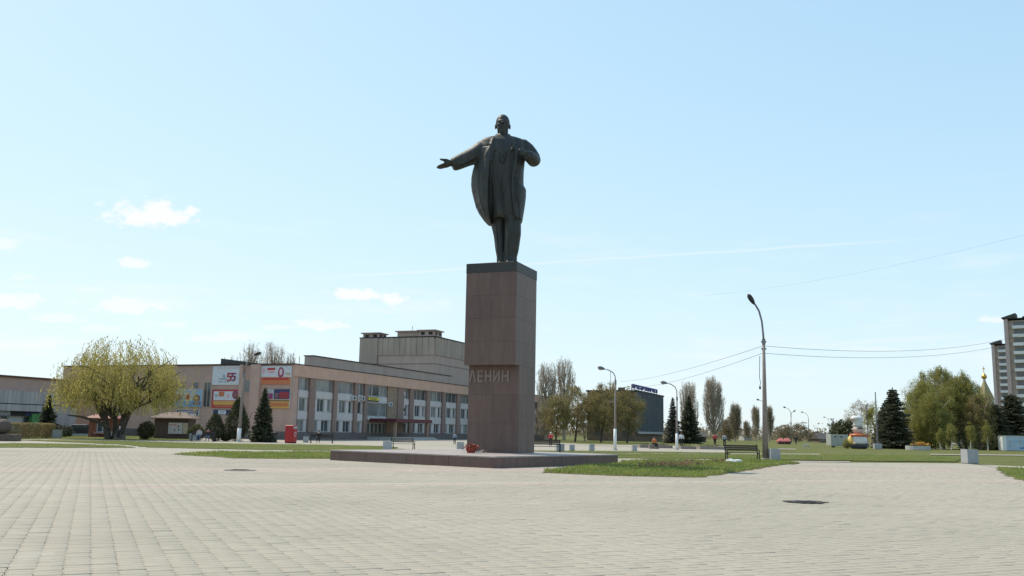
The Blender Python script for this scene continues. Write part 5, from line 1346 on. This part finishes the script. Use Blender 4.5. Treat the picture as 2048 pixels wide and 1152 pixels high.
def poplar(label, u, vtop, Y, wpx, seed, leafm=None, dens=1.0, nb=46, base=.08, spread=.34, bark=None):
    rng = np.random.default_rng(seed); t, H, k = tree_root('poplar_tree', label, u, vtop, Y, 'poplars'); R = wpx * k / 2
    mb = MB(); trunk = add_branch(mb, (0, 0, 0), (0, 0, 1), H * .88, .028 * H * .6 + .08, rng, 8, .025, .03, .12, 7)
    C = []; A = []
    for i in range(nb):
        f = base + (.85 - base) * (i + rng.uniform()) / nb; p = lerp_path(trunk, f); a = rng.uniform(0, 2 * PI)
        out = spread * rng.uniform(.7, 1.25); L_ = min((H - p.z) * rng.uniform(.75, 1.02), H * .55 * rng.uniform(.7, 1.1))
        reach = R * (.35 + .65 * math.sin(PI * min(1, .25 + f * .85))) * rng.uniform(.7, 1.1)
        d0 = Vector((math.cos(a) * out * 1.6, math.sin(a) * out * 1.6, 1))
        pts = [p]; dd = d0.normalized(); hor = 0
        nsg = 6; rad = []
        r0 = .055 + .016 * H * .35 * (1 - f)
        for s in range(nsg):
            g_ = Vector((p.x + math.cos(a) * reach, p.y + math.sin(a) * reach, 0)) - Vector((pts[-1].x, pts[-1].y, 0))
            dd = (Vector((0, 0, 1)) + g_ * (.55 / max(R, .5)) * (1.4 if s < 3 else .35) + Vector(rng.normal(size=3)) * .10).normalized()
            pts.append(pts[-1] + dd * L_ / nsg)
        mb.tube(pts, [r0 * (1 - .85 * s / nsg) for s in range(nsg + 1)], 4)
        n_ = int(95 * dens * L_ / (H * .4))
        for q in range(n_):
            ff = rng.uniform(.18, 1.0); c = lerp_path(pts, ff); j = .16 + .03 * R
            C.append((c.x + rng.normal() * j, c.y + rng.normal() * j, c.z + rng.normal() * j * 1.4)); A.append((math.cos(a) * .25, math.sin(a) * .25, 1))
    obj('trunk', mb, bark or M_BARKG, t)
    leaves('crown', C, .62, .05, leafm or M_BARE, t, rng, A, .22)
    return t

def willow(label, u, vtop, Y, wpx, seed):
    rng = np.random.default_rng(seed); t, H, k = tree_root('willow_tree', label, u, vtop, Y, None); R = wpx * k / 2
    mb = MB(); ends = []
    for i, (dx, dy, lean) in enumerate(((-.5, .0, .10), (.25, .1, .03), (.55, -.1, .12), (-.1, .3, .05))):
        tr_ = add_branch(mb, (dx, dy, 0), (dx * .7, dy, 1), H * .30, .34 - .03 * i, rng, 5, .06, .05, .75, 9)
        for b in range(4):
            a = rng.uniform(0, 2 * PI) if b else math.atan2(dy, dx); d = Vector((math.cos(a) * .9, math.sin(a) * .9, rng.uniform(.5, 1.2)))
            br = add_branch(mb, lerp_path(tr_, rng.uniform(.6, 1)), d, H * rng.uniform(.32, .5), .19, rng, 6, .14, .06, .3, 7)
            for c in range(5):
                a2 = a + rng.normal() * .7; d2 = Vector((math.cos(a2), math.sin(a2), rng.uniform(.2, 1.1)))
                tw = add_branch(mb, lerp_path(br, rng.uniform(.4, 1)), d2, H * rng.uniform(.16, .30), .08, rng, 5, .16, .02, .2, 5); ends += [lerp_path(tw, f) for f in (.4, .7, 1.0)]
    # two long low limbs to one side
    lo = add_branch(mb, (-.4, -.1, H * .10), (-1, -.1, .75), H * .42, .20, rng, 6, .10, -.05, .35, 8); ends += [lerp_path(lo, f) for f in (.6, .8, 1)]
    lo = add_branch(mb, (-.3, .1, H * .2), (-1, .2, .9), H * .5, .17, rng, 6, .10, -.04, .3, 8); ends += [lerp_path(lo, f) for f in (.6, .8, 1)]
    obj('trunk', mb, M_BARK, t)
    C = []; A = []
    E_ = [Vector(e) for e in ends]
    ns = 2500
    for s in range(ns):
        if s % 4 == 0:
            p = E_[rng.integers(len(E_))] + Vector(rng.normal(size=3)) * .5
        else:
            # points over an uneven dome
            a = rng.uniform(0, 2 * PI); ct = rng.uniform(-.02, 1) ** 1.0; st = math.sqrt(max(0, 1 - ct * ct)); lump = 1 + .11 * math.sin(3 * a + 1) + .12 * math.sin(5 * a + 7 * ct) + rng.normal() * .05
            shell = rng.uniform(.4, 1.0) ** .55
            p = Vector((math.cos(a) * st * R * lump * shell, math.sin(a) * st * R * .9 * lump * shell, H * .40 + ct * H * .575 * min(lump, 1.06) * shell))
        if math.sin(p.x * 1.15 + 1.0) * math.sin(p.z * 1.0 + .6 * p.y) > .50 + rng.uniform(-.12, .25) and p.z > H * .35: continue
        L_ = rng.uniform(.6, 2.4) + (1.6 if p.z < H * .65 else 0); L_ = min(L_, p.z - H * rng.uniform(.20, .46))
        if L_ < .3: continue
        n_ = int(L_ * 9); sway = rng.normal(size=2) * .10; rad = Vector((p.x, p.y, 0)); rad = rad.normalized() if rad.length > .1 else Vector((1, 0, 0))
        for q in range(n_):
            f = q / n_; arch = math.sin(min(1, f * 2.5) * PI / 2) * .35
            C.append((p.x + rad.x * arch + sway[0] * f * L_ + rng.normal() * .07, p.y + rad.y * arch + sway[1] * f * L_ + rng.normal() * .07, p.z + .2 * arch - f * L_)); A.append((rad.x * .2, rad.y * .2, -1))
    leaves('crown', C, .24, .08, M_WILLOW, t, rng, A, .35)
    return t

def spruce(label, u, vtop, Y, wpx, seed, leafm=None, droop=.25, dens=1.0, lean=0.0, name='spruce_tree', group='spruces and other conifers', taper=.9, low=.03):
    rng = np.random.default_rng(seed); t, H, k = tree_root(name, label, u, vtop, Y, group); R = wpx * k / 2
    mb = MB(); mb.tube([(0, 0, 0), (lean * .5, 0, H * .5), (lean, 0, H)], [.03 * H * .5 + .06, .02 * H * .5, .015], 7)
    C = []; A = []; nw = int(14 + H * 2.0)
    for w_ in range(nw):
        f = low + (1 - low) * w_ / nw; z = f * H; r = R * (1 - f) ** taper * rng.uniform(.82, 1.12) + .10; nb_ = int(7 + 8 * (1 - f)); a0 = rng.uniform(0, 6)
        for b in range(nb_):
            a = a0 + 2 * PI * b / nb_ + rng.normal() * .18; L_ = r * rng.uniform(.72, 1.16); dz = -droop * L_ * rng.uniform(.6, 1.3)
            dv = Vector((math.cos(a), math.sin(a), 0)); p0 = Vector((lean * f, 0, z)); tipz = z + dz + .12 * L_
            mb.tube([p0, p0 + dv * L_ * .55 + Vector((0, 0, dz * .7)), p0 + dv * L_ + Vector((0, 0, dz + .06 * L_))], [.025, .018, .006], 3)
            n_ = max(6, int(L_ * 26 * dens))
            for q in range(n_):
                g_ = (q + rng.uniform()) / n_; wd = .20 * L_ * (1 - g_ * .75) + .06
                off = rng.normal() * wd; C.append((p0.x + dv.x * L_ * g_ - dv.y * off, p0.y + dv.y * L_ * g_ + dv.x * off, z + dz * (g_ ** 1.2) + .10 * L_ * g_ ** 3 - abs(rng.normal()) * .10)); A.append((dv.x - dv.y * off / (wd + .1) * .7, dv.y + dv.x * off / (wd + .1) * .7, -.25))
    for q in range(24): C.append((lean + rng.normal() * .04, rng.normal() * .04, H * (.94 + .06 * rng.uniform()))); A.append((0, 0, 1))
    obj('trunk', mb, M_BARK, t)
    leaves('crown', C, .36, .15, leafm or M_SPRUCE, t, rng, A, .35)
    return t

def broad(label, u, vtop, Y, wpx, seed, leafm, bark, dens=1.0, low=.25, leaf=.22, lw=.11, name='leafy_tree', group='leafy trees', droop=0.0, airy=.4, cat='tree', up=.5, nlimb=9, stems=1):
    rng = np.random.default_rng(seed); t, H, k = tree_root(name, label, u, vtop, Y, group, cat); R = wpx * k / 2
    mb = MB(); ends = []
    for st_ in range(stems):
        bx0 = rng.normal() * .35 * (stems > 1); by0 = rng.normal() * .35 * (stems > 1)
        tr_ = add_branch(mb, (bx0, by0, 0), (bx0 * .5 + rng.normal() * .05, by0 * .5, 1), H * .78, .014 * H + .05, rng, 7, .05, .05, .18, 7)
        for b in range(nlimb):
            f = .22 + .72 * (b + rng.uniform()) / nlimb; a = rng.uniform(0, 2 * PI); L_ = R * rng.uniform(.6, 1.05) * (1.15 - .55 * f) * 1.2
            br = add_branch(mb, lerp_path(tr_, f), (math.cos(a), math.sin(a), up + .5 * f), L_, .035 + .004 * H * (1 - f), rng, 5, .15, .05, .2, 5)
            for c in range(4):
                a2 = a + rng.normal() * .8; tw = add_branch(mb, lerp_path(br, rng.uniform(.35, 1)), (math.cos(a2), math.sin(a2), up + rng.normal() * .3), L_ * .5, .022, rng, 4, .2, .0, .2, 3); ends += [lerp_path(tw, .5), tw[-1]]
            ends.append(br[-1])
        ends.append(tr_[-1])
    obj('trunk', mb, bark, t)
    C = []; A = []
    ncl = int(90 * dens * max(.5, R))
    cl_ = []
    for e in ends: cl_.append((e, .55 * rng.uniform(.5, 1.1)))
    for c in range(ncl):
        while True:
            q = rng.uniform(-1, 1, 3); rr = np.linalg.norm(q)
            if .25 < rr < 1: break
        zz = (q[2] + 1) / 2; wv = math.sin(PI * min(1, .16 + .80 * zz)) ** .7; lump = 1 + .16 * math.sin(3.1 * q[0] * 3 + seed) * math.sin(q[2] * 5 + seed * 2)
        cl_.append((Vector((q[0] * R * wv * lump, q[1] * R * .9 * wv * lump, H * low + zz * (H * (1 - low)) * .985)), rng.uniform(.25, .7) * (.35 + .22 * R ** .5)))
    for c, s in cl_:
        if rng.uniform() < airy * .35: continue
        n_ = int(30 * dens * (s / .5)) + 6
        P = rng.normal(size=(n_, 3)) * s * .55
        if droop: P[:, 2] -= np.abs(rng.normal(size=n_)) * droop
        for q in P: C.append((c[0] + q[0], c[1] + q[1], min(max(c[2] + q[2], .2), H * 1.01)))
    C = np.array(C)
    A = np.tile([0, 0, -1.0], (len(C), 1)) if droop else None
    leaves('crown', C, leaf, lw, leafm, t, rng, A, .6)
    return t

def bush(label, u, vtop, Y, wpx, seed, leafm=None, n=2600, name='shrub', group='shrubs', box=None, leaf=.16, pointed=0.0, cat='shrub'):
    rng = np.random.default_rng(seed); t, H, k = tree_root(name, label, u, vtop, Y, group, cat); R = wpx * k / 2
    q = rng.normal(size=(n, 3)); q /= np.linalg.norm(q, axis=1)[:, None]; rad = rng.uniform(.25, 1, n) ** .4
    lump = 1 + .10 * np.sin(q[:, 0] * 5 + seed) * np.sin(q[:, 2] * 6) + rng.normal(size=n) * .05
    z = (q[:, 2] * rad * lump + 1) / 2
    if pointed: wv = (1 - np.clip(z, 0, 1) ** 1.4 * pointed)
    else: wv = 1.0
    C = np.stack([q[:, 0] * R * rad * lump * wv, q[:, 1] * R * rad * lump * wv, np.clip(z, 0.02, 1.04) * H], 1)
    mb = MB()
    for i in range(7):
        a = rng.uniform(0, 2 * PI); add_branch(mb, (rng.normal() * .1, rng.normal() * .1, 0), (math.cos(a) * .35, math.sin(a) * .35, 1), H * .75, .04, rng, 4, .1, 0, .3, 4)
    obj('stems', mb, M_BARK, t); leaves('foliage', C, leaf, leaf * .55, leafm or M_THUJA, t, rng)
    return t

willow('large weeping willow with yellow-green hanging branches beside the kiosks', 230, 666, 90, 240, 21)
# left part
spruce('young dark spruce between hedge and low wall', 94, 789, 97, 46, 31, dens=1.2)
bush('rounded bushy conifer behind the bench with two people', 431, 826, 91, 46, 32, M_THUJA, 4200, 'conifer_shrub', pointed=.55, leaf=.15)
bush('tall bushy conifer wrapped round the leaning street lamp', 474, 793, 92, 62, 33, M_THUJA, 7500, 'conifer_shrub', pointed=.80, leaf=.16)
spruce('dark spruce before the hall wing, next to the bench and red cabinet', 526, 777, 90, 52, 34, dens=1.4, droop=.2)
bush('dark round shrub beside the wooden kiosk, under the willow', 294, 842, 92, 34, 35, M_THUJA, 2600)
bush('small shrub between the wooden kiosk and the conifers', 394, 848, 94, 34, 36, M_BUSH, 2200)
bush('low shrub at the foot of the bushy conifers', 453, 866, 92, 22, 37, M_BUSH, 1100)
bush('dark shrub behind the low concrete wall', 128, 850, 99, 40, 38, M_SPRUCE, 1800)
# clipped hedge
rng_h = np.random.default_rng(40); a = gp(22, 877); b = gp(96, 876); hz = 1.35
hd_ = thing('clipped_hedge', 'long clipped olive hedge behind the stone ball', 'hedge', a.lerp(b, .5), math.atan2(b.y - a.y, b.x - a.x)); hl = (b - a).length
n_ = 9000; C = rng_h.uniform(-.5, .5, (n_, 3)); f = rng_h.integers(0, 4, n_)
C[f == 0, 2] = .5; C[f == 1, 1] = -.5; C[f == 2, 0] = np.sign(C[f == 2, 0]) * .5
C = C * [hl, 1.2, hz] + [0, 0, hz / 2] + rng_h.normal(size=(n_, 3)) * .05
leaves('foliage', C, .12, .07, M_HEDGE, hd_, rng_h)
mb = MB()
for i in range(14): add_branch(mb, (-hl / 2 + hl * (i + .5) / 14, 0, 0), (0, 0, 1), hz * .8, .03, rng_h, 3, .1, 0, .4, 4)
obj('stems', mb, M_BARK, hd_)
# behind the hall
poplar('broad bare poplar rising behind the hall wing roof', 497, 684, 168, 62, 41, dens=1.1)
poplar('bare poplar behind the hall wing, close to the roof screen', 540, 682, 172, 62, 42, dens=1.1)
poplar('thin leaning poplar behind the hall corner', 575, 704, 170, 26, 43, nb=20)
poplar('slender bare poplar top behind the roof hatch', 446, 708, 170, 18, 44, nb=14)
# right of the pedestal
poplar('tall bare poplar just right of the pedestal', 1092, 722, 175, 52, 51, nb=52)
poplar('tall bare poplar second right of the pedestal', 1128, 716, 178, 50, 52, nb=52)
broad('brown budding tree beside the hall end wall', 1112, 784, 150, 74, 53, M_OLIVE, M_BARK, 1.0, .12, airy=.7)
broad('brown budding tree with forked trunk right of the hall end', 1150, 768, 152, 84, 54, M_OLIVE, M_BARK, 1.1, .15, airy=.6)
broad('yellowish young tree behind the lamp with white foot', 1202, 766, 150, 88, 55, M_OLIVE, M_BARK, 1.2, .15, airy=.5)
broad('yellowish young tree in front of the office block corner', 1254, 774, 148, 80, 56, M_OLIVE, M_BARK, 1.2, .12, airy=.5)
poplar('feathery poplar top above the office block roof', 1222, 762, 230, 40, 57, leafm=M_OLIVE, nb=40)
broad('small bare tree near the hall end by the grey bins', 1170, 800, 165, 60, 58, M_TWIG, M_BARKG, 1.0, .1, airy=.6)
broad('brown bushy tree between the budding trees and the office block', 1228, 800, 160, 70, 59, M_TWIG, M_BARKG, 1.0, .06, airy=.5)
broad('low brown tree at the foot of the two tall poplars', 1090, 812, 165, 52, 60, M_TWIG, M_BARKG, 1.0, .06, airy=.5)
spruce('dark snowy-looking blue spruce beside the office block', 1346, 795, 160, 40, 61, M_SPRUCE2, .15)
spruce('broad dark spruce right of the blue spruce', 1378, 790, 162, 56, 62, M_SPRUCE, .15, 1.3)
poplar('bare poplar behind the blue spruce', 1368, 762, 225, 16, 63, nb=26, dens=1.2)
poplar('bare poplar behind the broad dark spruce', 1386, 760, 228, 20, 64, nb=28, dens=1.2)
poplar('wide columnar poplar standing alone beyond the planters', 1429, 753, 200, 46, 65, nb=70, dens=1.6)
broad('brown leafless tree filling the gap beside the wide poplar', 1458, 834, 240, 46, 166, M_TWIG, M_BARKG, .8, .04, leaf=.4, lw=.14, airy=.4)
poplar('shorter columnar poplar beside the wide one', 1470, 808, 232, 38, 66, leafm=M_TWIG, nb=50, dens=1.6)
poplar('narrow far poplar left of the tall concrete lamp', 1512, 811, 262, 19, 67, leafm=M_TWIG, nb=34, dens=1.7)
poplar('narrow far poplar right behind the tall concrete lamp', 1538, 812, 265, 24, 68, leafm=M_TWIG, nb=40, dens=1.7)
poplar('small far poplar beside the pale far house', 1494, 842, 290, 18, 69, leafm=M_TWIG, nb=24, dens=1.5)
for i, (u, vt, wp, lab) in enumerate(((1566, 850, 46, 'round brown far tree behind the red tents'), (1596, 846, 52, 'round brown far tree under the two-armed lamp'), (1628, 864, 34, 'low brown far tree under the far lamps'), (1450, 862, 40, 'brown far thicket tree beside the wide poplar'))):
    broad(lab, u, vt, 270 + i * 5, wp, 70 + i, M_TWIG, M_BARKG, .6, .03, leaf=.4, lw=.14, airy=.3, nlimb=6)
broad('dark leafy tree behind the grey trailer', 1684, 838, 175, 48, 75, M_BUSH, M_BARK, 1.0, .05, leaf=.3, lw=.15, airy=.3)
broad('grey bare tree behind the inflatable chef', 1722, 796, 190, 74, 76, M_BARE, M_BARKG, .75, .12, leaf=.4, lw=.05, airy=.8)
broad('pale green tree behind the park lamp globe', 1750, 802, 170, 46, 77, M_BIRCHL, M_BARK, .9, .08, airy=.4, leaf=.26)
bush('light green shrub between the trailer and the chef', 1694, 877, 131, 18, 78, M_BIRCHL, 900)
spruce('big dark spruce beside the slender mast', 1789, 776, 140, 80, 81, M_SPRUCE, .22, 1.6, taper=.55, low=.02)
spruce('dark spruce crowding behind the big spruce', 1772, 804, 148, 56, 82, M_SPRUCE2, .22, 1.1, taper=.6)
for i, (u, vt, wp, Y, lab) in enumerate(((1850, 758, 94, 152, 'green birch next to the big dark spruce'), (1888, 727, 116, 156, 'tallest drooping birch of the grove'), (1930, 738, 100, 154, 'birch with brownish crown behind the tallest birch'), (1862, 786, 84, 146, 'low spreading birch at the grove front'), (1957, 784, 70, 150, 'thin birch with brown twigs by the church domes'))):
    broad(lab, u, vt, Y, wp, 90 + i, M_BIRCHL if i != 4 else M_OLIVE, M_BIRCH, 2.3, .04, droop=.5, airy=.25, leaf=.2, lw=.09, name='birch_tree', group='birch grove', stems=2, up=.9)
for i, (u, vt, wp, Y, lab) in enumerate(((1902, 846, 16, 140, 'slim young birch with white stem before the tallest birch'), (1940, 842, 14, 141, 'slim young birch with white stem behind the large plaza bin'), (1975, 838, 16, 142, 'slim young birch with white stem beside the darkest conifers'), (1880, 854, 12, 140, 'shortest slim birch with white stem, next to the flower bed'))):
    broad(lab, u, vt, Y, wp, 100 + i, M_BIRCHL, M_BIRCH, .7, .35, name='birch_tree', group='slim young birches', stems=1, up=.9, nlimb=5, leaf=.16)
spruce('dark broad conifer before the apartment towers, left of the display box', 1992, 806, 150, 74, 105, M_SPRUCE, .2, 1.6, taper=.5)
spruce('darkest broad conifer above the white display box', 2028, 787, 152, 92, 106, M_SPRUCE, .2, 1.6, taper=.5)
bush('dark undergrowth shrub at the foot of the birch grove', 1832, 868, 148, 50, 107, M_BUSH, 2400)
bush('dark undergrowth shrub between birch grove and conifers', 1960, 862, 146, 90, 108, M_BUSH, 2800)
broad('small reddish tree before the church', 1950, 800, 170, 40, 109, M_OLIVE, M_BARK, .8, .1, airy=.4)

# far-off wood that closes the horizon
rng_w = np.random.default_rng(77); C = []
for i in range(520):
    azm = rng_w.uniform(-.75, .75); Y = rng_w.uniform(290, 430); x = math.tan(azm) * Y; r_ = rng_w.uniform(3, 6); hh = rng_w.uniform(3.0, 6.0)
    n_ = 130; q = rng_w.normal(size=(n_, 3)) * [r_ * .5, r_ * .5, hh * .24] + [x, Y, hh * .42]; q[:, 2] = np.clip(np.abs(q[:, 2]), 0, hh * 1.05); C.append(q)
stuff(tag(leaves('distant_wood', np.concatenate(C), .9, .5, M_TWIG, None, rng_w), 'hazy brown band of distant trees along the horizon', 'trees'))
